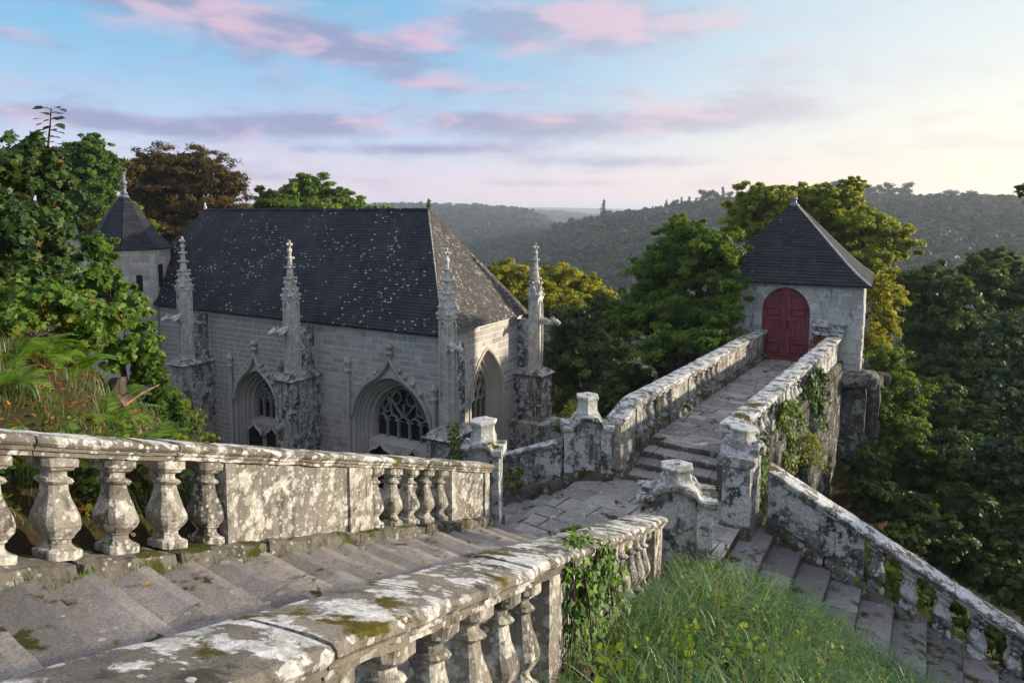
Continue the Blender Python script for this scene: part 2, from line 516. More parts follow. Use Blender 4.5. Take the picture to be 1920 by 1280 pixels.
M['cope'] = stone_mat('coping_granite', (0.24, 0.218, 0.185), (0.155, 0.145, 0.127), lichen=(0.525, 0.575), lich_col=(0.68, 0.67, 0.65), lscale=3.4, stain=(0.56, 0.67), stain_col=(0.04, 0.037, 0.032), moss=(0.615, 0.665), moss_col=(0.13, 0.105, 0.012), bstr=0.9, topmore=0.03)
M['plinth'] = stone_mat('plinth_granite', (0.195, 0.182, 0.155), (0.12, 0.113, 0.10), lichen=(0.585, 0.63), lich_col=(0.52, 0.51, 0.475), lscale=4.0, stain=(0.51, 0.64), stain_col=(0.035, 0.033, 0.027), moss=(0.56, 0.625), bstr=1.0)
M['pier'] = stone_mat('pier_granite', (0.27, 0.27, 0.262), (0.18, 0.182, 0.182), lichen=(0.475, 0.535), lich_col=(0.62, 0.63, 0.625), lscale=3.0, stain=(0.50, 0.585), stain_col=(0.024, 0.026, 0.025), moss=(0.65, 0.70), spots=0.05, bstr=0.7)
M['cap'] = stone_mat('cap_stone', (0.46, 0.45, 0.42), (0.35, 0.345, 0.33), lichen=(0.44, 0.50), lich_col=(0.68, 0.67, 0.64), lscale=3.5, stain=(0.58, 0.67), stain_col=(0.05, 0.05, 0.046), moss=(0.67, 0.72), bstr=0.5)
M['step'] = stone_mat('step_granite', (0.36, 0.33, 0.305), (0.25, 0.233, 0.220), lichen=(0.70, 0.76), lich_col=(0.48, 0.46, 0.44), stain=(0.56, 0.72), stain_col=(0.07, 0.064, 0.054), moss=(0.65, 0.715), speck=0.55, bstr=0.5, var=0.34)
M['flag'] = stone_mat('flag_granite', (0.40, 0.385, 0.365), (0.275, 0.268, 0.26), lichen=(0.58, 0.64), lich_col=(0.50, 0.495, 0.485), lscale=5.0, stain=(0.55, 0.70), stain_col=(0.06, 0.057, 0.052), moss=(0.66, 0.72), speck=0.45, bstr=0.6, var=0.34, vert=0.85)
M['cope2'] = stone_mat('white_crusted_coping', (0.25, 0.245, 0.235), (0.16, 0.158, 0.152), lichen=(0.495, 0.525), lich_col=(0.70, 0.705, 0.70), lscale=4.0, stain=(0.55, 0.65), stain_col=(0.035, 0.035, 0.033), moss=(0.64, 0.69), moss_col=(0.12, 0.105, 0.012), bstr=0.9, topmore=0.03)
M['steplow'] = stone_mat('shaded_step_granite', (0.275, 0.27, 0.268), (0.18, 0.18, 0.182), lichen=(0.66, 0.72), lich_col=(0.38, 0.38, 0.375), stain=(0.53, 0.67), stain_col=(0.035, 0.034, 0.031), moss=(0.62, 0.69), speck=0.45, bstr=0.6, var=0.30, vert=0.8)  # darker, cooler copy of the step granite: shade put into the colour, plus moss
M['joint'] = stone_mat('earth_joint', (0.06, 0.055, 0.04), (0.04, 0.038, 0.03), lichen=(0.9, 0.95), stain=(0.6, 0.8), moss=(0.55, 0.66), moss_col=(0.06, 0.075, 0.015), bstr=0.4)
M['gate'] = stone_mat('gatehouse_granite', (0.58, 0.57, 0.555), (0.42, 0.42, 0.425), lichen=(0.52, 0.58), lich_col=(0.70, 0.70, 0.69), lscale=3.4, stain=(0.575, 0.67), stain_col=(0.11, 0.112, 0.115), moss=None, speck=0.25, bstr=0.8, pits=0.9)
M['rock'] = stone_mat('cliff_rock', (0.16, 0.155, 0.145), (0.09, 0.088, 0.082), lichen=(0.54, 0.60), lich_col=(0.36, 0.36, 0.34), lscale=2.2, stain=(0.50, 0.62), stain_col=(0.018, 0.018, 0.016), moss=(0.60, 0.68), bstr=1.0)

def slate_mat():
    m, t = new_mat('roof_slate')
    geo = t.n('ShaderNodeNewGeometry'); pos = geo.outputs['Position']
    tint = t.n('ShaderNodeAttribute', attribute_name='tint').outputs['Fac']
    col = t.mix(tint, (0.010, 0.012, 0.018), (0.024, 0.027, 0.038))
    big = t.noise(t.mapv(pos, scale=(1, 1, 0.35)), 1.1, 6.0, 0.62, 0.3)
    col = t.mix(t.ramp(big, 0.42, 0.68, 0.0, 0.7), col, (0.046, 0.042, 0.042))
    # white lichen flecks, thicker in patches and towards the eaves
    v = t.n('ShaderNodeTexVoronoi', iVector=t.mapv(pos, scale=(1, 1, 1.9), rot=(0.3, 0.25, 0)), iScale=4.6)
    vr = t.n('ShaderNodeSeparateColor', i0=v.outputs['Color']).outputs[0]
    zed = t.n('ShaderNodeSeparateXYZ', i0=pos).outputs[2]
    dens = t.math('ADD', t.ramp(t.noise(pos, 0.55, 4.0, 0.6), 0.42, 0.68, -0.10, 0.68), t.ramp(zed, 0.0, -4.4, 0.04, 0.24))
    wob = t.math('ADD', v.outputs['Distance'], t.math('MULTIPLY', t.math('SUBTRACT', t.noise(pos, 11.0, 5.0, 0.65), 0.5), 0.75))
    fl = t.math('MULTIPLY', t.ramp(wob, 0.30, 0.20), t.ramp(t.math('SUBTRACT', vr, t.math('SUBTRACT', 1.0, dens)), 0.0, 0.02))
    col = t.mix(t.math('MULTIPLY', fl, 0.80), col, (0.48, 0.475, 0.46))
    fine = t.noise(pos, 18.0, 5.0, 0.7)
    col = t.mix(t.ramp(fine, 0.60, 0.78, 0.0, 0.35), col, (0.20, 0.19, 0.175))
    finish(t, col, t.ramp(fine, 0.3, 0.7, 0.55, 0.75), fine, 0.3, 0.01, 0.22)
    return m
M['slate'] = slate_mat()

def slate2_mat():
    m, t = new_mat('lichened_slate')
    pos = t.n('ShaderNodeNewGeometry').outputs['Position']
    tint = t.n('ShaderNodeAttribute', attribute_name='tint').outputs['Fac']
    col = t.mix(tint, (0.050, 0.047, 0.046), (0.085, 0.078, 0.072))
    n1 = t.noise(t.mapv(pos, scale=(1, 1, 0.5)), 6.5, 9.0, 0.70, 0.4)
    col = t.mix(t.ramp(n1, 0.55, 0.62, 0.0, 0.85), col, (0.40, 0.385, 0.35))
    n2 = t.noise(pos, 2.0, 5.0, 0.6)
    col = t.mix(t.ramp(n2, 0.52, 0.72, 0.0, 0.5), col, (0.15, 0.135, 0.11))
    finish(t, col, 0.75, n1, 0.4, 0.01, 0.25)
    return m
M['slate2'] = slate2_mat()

def slate3_mat():
    m, t = new_mat('clean_slate')
    pos = t.n('ShaderNodeNewGeometry').outputs['Position']
    tint = t.n('ShaderNodeAttribute', attribute_name='tint').outputs['Fac']
    col = t.mix(tint, (0.011, 0.012, 0.018), (0.028, 0.030, 0.040))
    n1 = t.noise(pos, 4.5, 7.0, 0.70, 0.4)
    col = t.mix(t.ramp(n1, 0.66, 0.70, 0.0, 0.7), col, (0.34, 0.34, 0.34))
    n2 = t.noise(pos, 1.6, 5.0, 0.6)
    col = t.mix(t.ramp(n2, 0.45, 0.72, 0.0, 0.5), col, (0.042, 0.040, 0.044))
    finish(t, col, 0.62, n1, 0.3, 0.01, 0.22)
    return m
M['slate3'] = slate3_mat()

def door_mat():
    m, t = new_mat('worn_red_paint')
    pos = t.n('ShaderNodeNewGeometry').outputs['Position']
    n1 = t.noise(t.mapv(pos, scale=(9, 9, 1.2)), 1.4, 6.0, 0.62)
    col = t.mix(t.ramp(n1, 0.3, 0.7), (0.175, 0.028, 0.042), (0.255, 0.058, 0.078))
    n2 = t.noise(t.mapv(pos, scale=(14, 14, 2)), 2.0, 8.0, 0.7)
    col = t.mix(t.ramp(n2, 0.62, 0.78, 0.0, 0.6), col, (0.42, 0.17, 0.19))
    finish(t, col, t.ramp(n2, 0.3, 0.7, 0.45, 0.70), n2, 0.15, 0.01, 0.35)
    return m
M['door'] = door_mat()

def flat_mat(name, c, rough=0.6, metal=0.0, spec=0.3, nscale=12.0, var=0.35):
    m, t = new_mat(name)
    pos = t.n('ShaderNodeNewGeometry').outputs['Position']
    n1 = t.noise(pos, nscale, 5.0, 0.6)
    col = t.mix(t.ramp(n1, 0.3, 0.7), tuple(x * (1 - var) for x in c), tuple(min(1, x * (1 + var)) for x in c))
    finish(t, col, rough, n1, 0.2, 0.01, spec, metal)
    return m
M['iron'] = flat_mat('black_iron', (0.02, 0.018, 0.017), 0.5, 0.6)
M['lead'] = flat_mat('weathered_lead', (0.17, 0.18, 0.20), 0.5, 0.3)
M['pane'] = flat_mat('leaded_glass', (0.012, 0.014, 0.017), 0.22, 0.0, 0.5, 30.0)
M['void'] = flat_mat('dark_interior', (0.010, 0.010, 0.010), 0.9)
M['hip'] = flat_mat('hip_mortar', (0.42, 0.40, 0.36), 0.85)

def bark_mat(name, a, b):
    m, t = new_mat(name)
    pos = t.n('ShaderNodeNewGeometry').outputs['Position']
    n1 = t.noise(t.mapv(pos, scale=(7, 7, 1.3)), 2.0, 7.0, 0.65, 0.3)
    col = t.mix(t.ramp(n1, 0.3, 0.7), a, b)
    finish(t, col, 0.9, n1, 0.7, 0.03, 0.15)
    return m
M['bark'] = bark_mat('bark', (0.035, 0.028, 0.021), (0.095, 0.080, 0.062))
M['log'] = bark_mat('peeled_branch', (0.16, 0.075, 0.045), (0.36, 0.20, 0.14))
M['pinebark'] = bark_mat('pine_bark', (0.045, 0.030, 0.022), (0.09, 0.06, 0.045))

def leaf_mat(name, cols, trans=0.45, rough=0.55, spec=0.3):
    """cols: list of (position, colour) across the per-leaf tint"""
    m, t = new_mat(name)
    tint = t.n('ShaderNodeAttribute', attribute_name='tint').outputs['Fac']
    cr = t.n('ShaderNodeValToRGB', i0=tint)
    el = cr.color_ramp.elements
    while len(el) < len(cols): el.new(0.5)
    for e, (p, c) in zip(el, cols):
        e.position = p; e.color = (*c, 1)
    b = t.n('ShaderNodeBsdfPrincipled')
    t.put(b.inputs['Base Color'], cr.outputs[0]); b.inputs['Roughness'].default_value = rough; b.inputs['Specular IOR Level'].default_value = spec
    tr = t.n('ShaderNodeBsdfTranslucent', i0=t.mix(1.0, cr.outputs[0], (1.35, 1.25, 0.55), 'MULTIPLY'))
    mx = t.n('ShaderNodeMixShader', i0=trans, i1=b.outputs[0], i2=tr.outputs[0])
    t.n('ShaderNodeOutputMaterial', i0=mx.outputs[0])
    return m
M['maple'] = leaf_mat('maple_leaves', [(0, (0.033, 0.063, 0.021)), (0.55, (0.068, 0.128, 0.033)), (0.86, (0.128, 0.195, 0.045)), (0.97, (0.240, 0.128, 0.038)), (1, (0.390, 0.135, 0.030))], 0.35, 0.45, 0.35)
M['shrub'] = leaf_mat('shrub_leaves', [(0, (0.053, 0.112, 0.018)), (0.5, (0.120, 0.225, 0.033)), (0.88, (0.225, 0.315, 0.053)), (0.95, (0.360, 0.285, 0.075)), (1, (0.480, 0.165, 0.045))], 0.45)
M['green'] = leaf_mat('green_leaves', [(0, (0.045, 0.095, 0.014)), (0.45, (0.105, 0.195, 0.026)), (0.8, (0.20, 0.285, 0.036)), (1, (0.31, 0.35, 0.044))], 0.5)
M['lime'] = leaf_mat('lime_green_leaves', [(0, (0.095, 0.145, 0.015)), (0.45, (0.225, 0.275, 0.027)), (1, (0.43, 0.43, 0.048))], 0.55)
M['gold'] = leaf_mat('golden_leaves', [(0, (0.16, 0.19, 0.017)), (0.5, (0.36, 0.36, 0.032)), (1, (0.56, 0.51, 0.046))], 0.55)
M['copper'] = leaf_mat('copper_leaves', [(0, (0.034, 0.032, 0.009)), (0.5, (0.095, 0.070, 0.014)), (0.85, (0.21, 0.125, 0.018)), (1, (0.33, 0.17, 0.02))], 0.4)
M['dark'] = leaf_mat('dark_leaves', [(0, (0.032, 0.064, 0.017)), (0.5, (0.066, 0.115, 0.027)), (1, (0.15, 0.205, 0.040))], 0.45, 0.5, 0.3)
M['blue'] = leaf_mat('bluish_leaves', [(0, (0.030, 0.062, 0.034)), (0.5, (0.055, 0.102, 0.050)), (1, (0.11, 0.165, 0.070))], 0.35, 0.45, 0.35)
M['fern'] = leaf_mat('fern_fronds', [(0, (0.086, 0.184, 0.014)), (0.6, (0.149, 0.299, 0.023)), (1, (0.253, 0.345, 0.040))], 0.5)
M['grass'] = leaf_mat('grass_blades', [(0, (0.020, 0.060, 0.018)), (0.5, (0.068, 0.165, 0.046)), (0.85, (0.165, 0.285, 0.115)), (1, (0.33, 0.36, 0.21))], 0.4, 0.4, 0.45)
M['drygrass'] = leaf_mat('dry_grass', [(0, (0.192, 0.156, 0.060)), (0.5, (0.336, 0.264, 0.120)), (1, (0.456, 0.372, 0.204))], 0.4)
M['ivy'] = leaf_mat('ivy_leaves', [(0, (0.033, 0.083, 0.021)), (0.6, (0.083, 0.173, 0.033)), (1, (0.195, 0.300, 0.045))], 0.25, 0.55, 0.22)
M['rust'] = leaf_mat('rusty_leaves', [(0, (0.144, 0.048, 0.014)), (0.5, (0.324, 0.108, 0.024)), (1, (0.456, 0.240, 0.072))], 0.3)
M['conifer'] = leaf_mat('pine_needles', [(0, (0.012, 0.020, 0.010)), (1, (0.030, 0.042, 0.018))], 0.15)
M['forest'] = leaf_mat('far_canopy', [(0, (0.012, 0.025, 0.010)), (0.5, (0.034, 0.054, 0.018)), (1, (0.095, 0.110, 0.030))], 0.2)
M['petal'] = flat_mat('yellow_petals', (0.62, 0.42, 0.03), 0.6)

def ground_mat():
    m, t = new_mat('woodland_ground')
    pos = t.n('ShaderNodeNewGeometry').outputs['Position']
    n1 = t.noise(pos, 0.9, 7.0, 0.62)
    n2 = t.noise(pos, 7.0, 7.0, 0.68)
    col = t.mix(t.ramp(n1, 0.38, 0.62), (0.050, 0.036, 0.022), (0.040, 0.052, 0.014))
    col = t.mix(t.ramp(n2, 0.50, 0.66), col, (0.070, 0.068, 0.014))
    col = t.mix(t.ramp(t.noise(pos, 16.0, 5.0, 0.7), 0.60, 0.68, 0.0, 0.8), col, (0.105, 0.055, 0.025))
    finish(t, col, 0.95, n2, 0.9, 0.08, 0.1)
    return m
M['ground'] = ground_mat()

# ------------------------------------------------------------------ terrain
CP = np.array([
    (0, 0, -2.0), (2, 0, -2.8), (-4, 0, -1.1), (-8, 2, 0.1), (4, 2, -4.4), (8, 3, -7.2), (-2, -4, -.6), (5, -4, -4),
    (-2.3, 2.8, -3.0), (-.8, 6.5, -4.6), (.5, 9.3, -5.9), (1.5, 11.5, -6.1), (2.7, 12.8, -6.1), (1.2, 10.4, -6.1),
    (-4.05, 4.6, -2.2), (-3.6, 5.8, -2.45), (-4.3, 6.4, -1.80), (-5.3, 7.5, -1.45), (-6.5, 9, -1.35), (-5.2, 5, -1.45), (-7, 6, -.6), (-10, 9, -.3),
    (-10, 14, -1.8), (-14, 20, -3.6), (-3.1, 7.2, -3.0), (-3.7, 8, -3.0), (-2.5, 8.7, -4.0), (-1.7, 10.2, -4.7), (-3.1, 9.7, -4.7), (-4.6, 10, -3.6),
    (-5.5, 12, -5.0), (-4, 12.3, -6.8), (-2, 12.4, -6.5), (-2.5, 14.2, -8.3), (-5, 15, -8.8), (-8, 17, -8.3), (-11, 22, -9.6), (-14, 26, -10.3), (-18, 30, -9),
    (-20, 24, -5), (-24, 34, -7), (-3, 22, -10.7), (-8, 26, -10.9), (-13, 29, -10.9), (-1, 24, -10.9), (3, 27, -11.5), (3, 32, -13), (-8, 34, -11.2),
    (0, 20, -10.5), (-3, 17, -9.9), (0, 16.8, -8.9), (.4, 15.4, -7.8), (3, 18, -9.4), (5, 20.5, -10.5), (6, 24, -9.5), (5, 27, -14), (5, 16.5, -10.5),
    (9, 23, -5.6), (9.7, 24.8, -5.8), (8, 27, -8), (12, 23.5, -7), (13, 20, -12), (8.3, 19, -10), (6.5, 17, -10.8),
    (6.3, 11.6, -6.1), (5.1, 13.4, -8), (7.4, 12.8, -7.7), (8, 15.5, -11.5), (10, 17, -13), (12, 12, -12), (16, 16, -16), (9.2, 9.6, -8.9), (8.7, 8.2, -8.0),
    (20, 10, -17), (14, 25, -14), (20, 27, -19), (5.2, 10.4, -6.9), (6.5, 9.6, -7.5), (4.1, 11.1, -6.4),
    (2.7, 8.7, -4.98), (3.25, 10.0, -5.55), (2.3, 7.5, -4.55), (1.7, 5.8, -3.95), (1.1, 4, -3.25), (4.4, 9.15, -5.95), (5.4, 8.5, -6.45), (3.2, 6.5, -4.95),
    (6.6, 7.8, -7.1), (.55, 4.4, -3.35), (1.6, 7.3, -4.45), (2.6, 10.0, -5.3),
    (-40, 60, -10), (0, 60, -26), (30, 60, -35), (50, 40, -35), (40, 10, -28), (-40, 30, -3), (-30, 0, 3), (-30, -30, 4), (0, -30, 2), (30, -30, -12), (-20, 50, -8), (0, 42, -19), (14, 40, -22)], float)
_d = np.hypot(CP[:, None, 0] - CP[None, :, 0], CP[:, None, 1] - CP[None, :, 1])
_n = len(CP)
_A = np.zeros((_n + 1, _n + 1)); _A[:_n, :_n] = _d - 0.02 * np.eye(_n); _A[:_n, _n] = 1; _A[_n, :_n] = 1
_w = np.linalg.solve(_A, np.append(CP[:, 2], 0))

def sstep(a, b, x):
    t = np.clip((x - a) / (b - a), 0, 1)
    return t * t * (3 - 2 * t)

def crest(px, table, dist, th):
    e = np.interp(px, [q[0] for q in table], [q[1] for q in table])
    return (395.0 - e) / FOC * dist - th

HILL_A = [(-900, 420), (600, 520), (820, 505), (900, 490), (960, 470), (1040, 440), (1120, 415), (1250, 394), (1370, 380), (1560, 380), (1650, 378), (1850, 381), (1920, 384), (2600, 392), (5000, 395)]
HILL_B = [(-900, 388), (400, 390), (640, 390), (760, 388), (880, 390), (990, 397), (1060, 436), (1140, 470), (1300, 480), (5000, 470)]
HILL_C = [(-900, 400), (900, 400), (960, 399), (1000, 396), (1060, 398), (1110, 404), (1200, 410), (5000, 400)]
HILL_D = [(-900, 391), (950, 391), (1010, 390), (1110, 392), (1200, 394), (5000, 392)]
DIST = dict(A=560.0, B=1150.0, C=1900.0, D=3800.0)

def ground_h(x, y):
    x = np.asarray(x, float); y = np.asarray(y, float)
    r = np.hypot(x, y)
    sh = x.shape
    xf, yf = x.ravel(), y.ravel()
    zn = np.full(xf.shape, _w[_n])
    for i in range(_n):
        zn += _w[i] * np.hypot(xf - CP[i, 0], yf - CP[i, 1])
    zn = zn.reshape(sh)
    px = CXP + FOC * np.where(y > 0.2 * np.abs(x), x / np.maximum(np.abs(y), 1e-3), np.sign(x) * 5.0)
    px = np.clip(px, -900, 4500)
    v = -52.0 + 0 * r
    a = v + (crest(px, HILL_A, DIST['A'], 11) - v) * sstep(150, DIST['A'], r) * (1 - 0.55 * sstep(DIST['A'], 900, r))
    b = v + (crest(px, HILL_B, DIST['B'], 12) - v) * sstep(480, DIST['B'], r) * (1 - 0.5 * sstep(DIST['B'], 1600, r))
    c = v + (crest(px, HILL_C, DIST['C'], 12) - v) * sstep(1450, DIST['C'], r) * (1 - 0.5 * sstep(DIST['C'], 2500, r))
    d = v + (crest(px, HILL_D, DIST['D'], 12) - v) * sstep(2700, DIST['D'], r) * (1 - 0.1 * sstep(DIST['D'], 6000, r))
    far = np.maximum(np.maximum(a, b), np.maximum(c, d))
    k = sstep(48, 150, r)
    behind = sstep(0.1, -0.5, y / np.maximum(r, 1e-6))
    far = far * (1 - behind) + behind * 3.0
    zz_ = np.clip(zn, -60, 6) * (1 - k) + far * k
    return zz_

def gz(x, y):
    return float(ground_h(np.array([x]), np.array([y]))[0])

def build_ground():
    na, nr = 300, 170
    rad = np.concatenate([[0.0], np.geomspace(0.6, 9000, nr)])
    ang = np.linspace(0, 2 * math.pi, na, endpoint=False)
    RR, AA = np.meshgrid(rad[1:], ang, indexing='ij')
    X = RR * np.sin(AA); Y = RR * np.cos(AA)
    Z = ground_h(X, Y)
    nz_ = np.sin(X * 1.7 + 1.3 * np.sin(Y * 1.1)) * np.cos(Y * 1.9 + np.sin(X * .8)) * 0.04 + np.sin(X * 5.1) * np.sin(Y * 4.3) * 0.015
    Z = Z + np.where(RR < 60, nz_, 0)
    vs_ = np.concatenate([[[0, 0, gz(0, 0)]], np.stack([X, Y, Z], -1).reshape(-1, 3)])
    fs = []
    for j in range(na):
        fs.append((0, 1 + (j + 1) % na, 1 + j))
    for i in range(nr - 1):
        for j in range(na):
            a = 1 + i * na + j; b = 1 + i * na + (j + 1) % na
            fs.append((a, b, b + na, a + na))
    me = bpy.data.meshes.new('ground')
    me.from_pydata(vs_.tolist(), [], fs)
    fix_normals(me)
    o = mobj('ground', me, M['ground'], smooth=True)
    tag(o, 'wooded valley ground falling away from the stairs', 'ground', kind='structure')
build_ground()

# ------------------------------------------------------------------ frame of the monument
K = 1.03
aV = Vector((0.520, 0.854)); bV = Vector((0.854, -0.520))
a2 = Vector((0.561, 0.828)); b2 = Vector((0.828, -0.561))
Z_LAND, Z_DECK = -5.51, -4.94
PL = Vector((-0.31, 11.0)) * K; dL = Vector((0.395, 0.919)).normalized(); ZL = -4.12 * K; SL = -0.372
PR = Vector((1.93, 9.2)) * K; dR = Vector((0.38, 1.0)).normalized(); ZR = -4.17 * K; SR = -0.373
nose = Vector((0.80, -0.60))

def isect(p, d, q, e):
    den = d.x * e.y - d.y * e.x
    w_ = q - p
    s = (w_.x * e.y - w_.y * e.x) / den
    return p + d * s

def worn_slab(name, q, ztop, thick, seed, nu=10, nv=5, dish=0.014, amp=0.006):
    """step block with a hollowed tread: q = near-left, near-right, far-right, far-left (nosing first)"""
    A, B, C, D = (Vector((p[0], p[1])) for p in q)
    m = MB(); idx = {}
    def P(i, j):
        u, v = i / nu, j / nv
        p = A.lerp(B, u).lerp(D.lerp(C, u), v)
        n_ = noise.noise(Vector((p.x * 3.1, p.y * 3.1, seed))) * amp + noise.noise(Vector((p.x * 11, p.y * 11, seed))) * amp * .5
        z = ztop + n_ - dish * math.sin(math.pi * u) ** 2 * (1 - v) ** 1.5
        if j == 0:
            z -= 0.020; w_ = (D - A).normalized() * (0.006 + .008 * noise.noise(Vector((p.x * 6, p.y * 6, seed + 3)))); p = p - w_
        return (p.x, p.y, z)
    base_i = 0
    for j in range(nv + 1):
        for i in range(nu + 1):
            m.v.append(P(i, j))
    top0 = len(m.v)
    for i in range(nu + 1):
        x, y, z = P(i, 0); off = (A - D).normalized() * 0.012
        m.v.append((x + off.x, y + off.y, z - 0.03))
    for i in range(nu + 1):
        x, y, z = P(i, 0); m.v.append((x, y, ztop - thick))
    for j in range(nv):
        for i in range(nu):
            a = j * (nu + 1) + i; m.f.append([a, a + 1, a + nu + 2, a + nu + 1])
    for i in range(nu):
        a = top0 + i; m.f.append([a, a + 1, i + 1, i]); b = top0 + nu + 1 + i; m.f.append([b, b + 1, a + 1, a])
    # ends
    for i_ in (0, nu):
        ring = [j * (nu + 1) + i_ for j in range(nv + 1)]
        x, y, z = P(i_, nv); m.v.append((x, y, ztop - thick)); k = len(m.v) - 1
        m.f.append([top0 + nu + 1 + i_, top0 + i_] + ring + [k])
    return m.mesh(name)

# main flight coming down to the landing
st = empty('stone_staircase', (0, 0, 0), 0, 'broad worn granite staircase descending between two balustrades in the foreground', 'staircase')
rs = random.Random(5)
TR, RI = 0.425, 0.161
for k in range(0, 24):
    t0 = 0.22 - TR * k; t1 = t0 - TR
    zt = Z_LAND + RI * (k + 1)
    def L(t): return PL + dL * t - Vector((dL.y, -dL.x)) * 0.05
    def Rr(t): return isect(L(t), nose, PR, dR)
    A, B, C, D = L(t0), Rr(t0), Rr(t1 - 0.06), L(t1 - 0.06)
    cuts = [0.0] + sorted(rs.uniform(0.25, 0.75) + 0 for _ in range(1)) + [1.0]
    if k % 3 == 1: cuts = [0.0, rs.uniform(0.22, 0.4), rs.uniform(0.6, 0.8), 1.0]
    for c0, c1 in zip(cuts[:-1], cuts[1:]):
        g = 0.003 / max((B - A).length, 1)
        q = [A.lerp(B, c0 + g), A.lerp(B, c1 - g), D.lerp(C, c1 - g), D.lerp(C, c0 + g)]
        mobj('step_slab', worn_slab('step_slab', [(p.x, p.y) for p in q], zt + rs.uniform(-.003, .003), 0.34, k * 1.7 + c0 * 5, max(3, int(12 * (c1 - c0)) + 2), 5), M['step'], st)

# landing
LP = [Vector(p) * K for p in [(-0.02, 11.2), (2.35, 9.3), (3.3, 10.35), (3.95, 11.45), (4.1, 12.9), (2.2, 13.9), (1.22, 13.3)]]
base = mobj('landing', slab_mesh('landing', [tuple(p) for p in LP], Z_LAND - 0.012, 0.6, 0.01), M['joint'])
tag(base, 'paved stone landing where the four flights meet', 'landing', kind='structure')
pave(base, [tuple(p) for p in LP], tuple(LP[0]), nose, (0.40, 0.62), (0.45, 1.05), Z_LAND, M['flag'], 0.12, 0.016, rnd=random.Random(11), zj=0.005)

def flight(name, label, o, run, across, w0, w1, n, tread, rise, z0, mat, seed, cutn=(1, 2)):
    """flight going down from point o along run; the steps lie across"""
    t = empty(name, (0, 0, 0), 0, label, 'staircase')
    r_ = random.Random(seed)
    for k in range(n):
        zt = z0 - rise * (k + 1)
        p0 = o + run * (tread * k - 0.05); p1 = o + run * (tread * (k + 1))
        m = r_.randint(*cutn)
        cuts = [w0] + sorted(w0 + (w1 - w0) * (i + 1 + r_.uniform(-.25, .25)) / (m + 1) for i in range(m)) + [w1]
        for c0, c1 in zip(cuts[:-1], cuts[1:]):
            q = [p0 + across * (c0 + .006), p1 + across * (c0 + .006), p1 + across * (c1 - .006), p0 + across * (c1 - .006)]
            q = [p1 + across * (c0 + .004), p1 + across * (c1 - .004), p0 + across * (c1 - .004), p0 + across * (c0 + .004)]
            mobj('step_slab', fix_normals(worn_slab('step_slab', [(p.x, p.y) for p in q], zt + r_.uniform(-.006, .006), 0.45, k + c0, 6, 4, .012, .008)), mat, t)
    return t

# flight to the left, towards the chapel
oL = Vector((1.21, 13.2)) * K
flight('side_staircase', 'narrow stone steps going down left from the landing towards the chapel', oL + bV * 0.02, -bV, aV, -2.2, 0.35, 9, 0.36, 0.165, Z_LAND, M['flag'], 21)
# flight to the right, into the trees
oR = Vector((3.95, 11.45)) * K
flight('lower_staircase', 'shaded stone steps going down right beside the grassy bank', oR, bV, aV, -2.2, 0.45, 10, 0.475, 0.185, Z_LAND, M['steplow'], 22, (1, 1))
# four steps up to the bridge
up = empty('bridge_steps', (0, 0, 0), 0, 'short flight of four stone steps rising from the landing to the bridge', 'steps')
o0 = Vector((2.25, 13.95)); rs2 = random.Random(9)
for k in range(4):
    zt = Z_LAND + (Z_DECK - Z_LAND) / 4 * (k + 1)
    p0 = o0 + a2 * (0.36 * k); p1 = o0 + a2 * (0.36 * (k + 1) + 0.12)
    cuts = [-0.25, 0.7 + rs2.uniform(-.3, .3), 1.5 + rs2.uniform(-.3, .3), 2.25]
    for c0, c1 in zip(cuts[:-1], cuts[1:]):
        q = [p0 + b2 * (c0 + .005), p0 + b2 * (c1 - .005), p1 + b2 * (c1 - .005), p1 + b2 * (c0 + .005)]
        mobj('step_slab', worn_slab('step_slab', [(p.x, p.y) for p in q], zt + rs2.uniform(-.004, .004), 0.4, k * 3 + c0, 7, 4, .016, .008), M['flag'], up)

# bridge: body with an arch, deck of flags
BL = Vector((2.74, 14.40)); BW = 1.86          # inner edge of the left coping, clear width
gG = Vector((0.882, -0.471)); nG = Vector((0.471, 0.882)); D1 = Vector((8.08, 22.24)) * 1.04
deckA = o0 + a2 * 1.20 - b2 * 0.35; deckB = o0 + a2 * 1.20 + b2 * 2.35
endL = isect(deckA, a2, D1 + nG * 0.3, gG); endR = isect(deckB, a2, D1 + nG * 0.3, gG)
br = empty('stone_bridge', (0, 0, 0), 0, 'narrow arched stone bridge paved with flags leading to the gatehouse', 'bridge')
def bridge_side(off, name):
    m = MB(); th = 0.42
    L0 = (endL - deckA).length
    N = 24; s0, s1, sp, crown = 1.6, 5.2, -8.4, -5.75
    prof = []
    for i in range(N + 1):
        s = -1.2 + (L0 + 1.4) * i / N
        zb = -13.0
        if s0 < s < s1:
            u = (s - (s0 + s1) / 2) / ((s1 - s0) / 2)
            zb = sp + (crown - sp) * math.sqrt(max(0, 1 - u * u))
        prof.append((s, zb))
    r1, r2 = [], []
    for s, zb in prof:
        p = deckA + a2 * s + b2 * off
        q = p + b2 * th
        r1.append((p, zb)); r2.append((q, zb))
    rings = [[(p.x, p.y, Z_DECK - 0.10), (q.x, q.y, Z_DECK - 0.10), (q.x, q.y, zb), (p.x, p.y, zb)] for (p, zb), (q, _) in zip(r1, r2)]
    m.loft(rings)
    return mobj(name, fix_normals(m.mesh(name)), M['rock'], br)
bridge_side(-0.25, 'side_wall'); bridge_side(2.45, 'side_wall')
dk = mobj('deck', slab_mesh('deck', [tuple(p) for p in (deckA, deckB, endR, endL)], Z_DECK - 0.012, 0.55, 0.01), M['joint'], br)
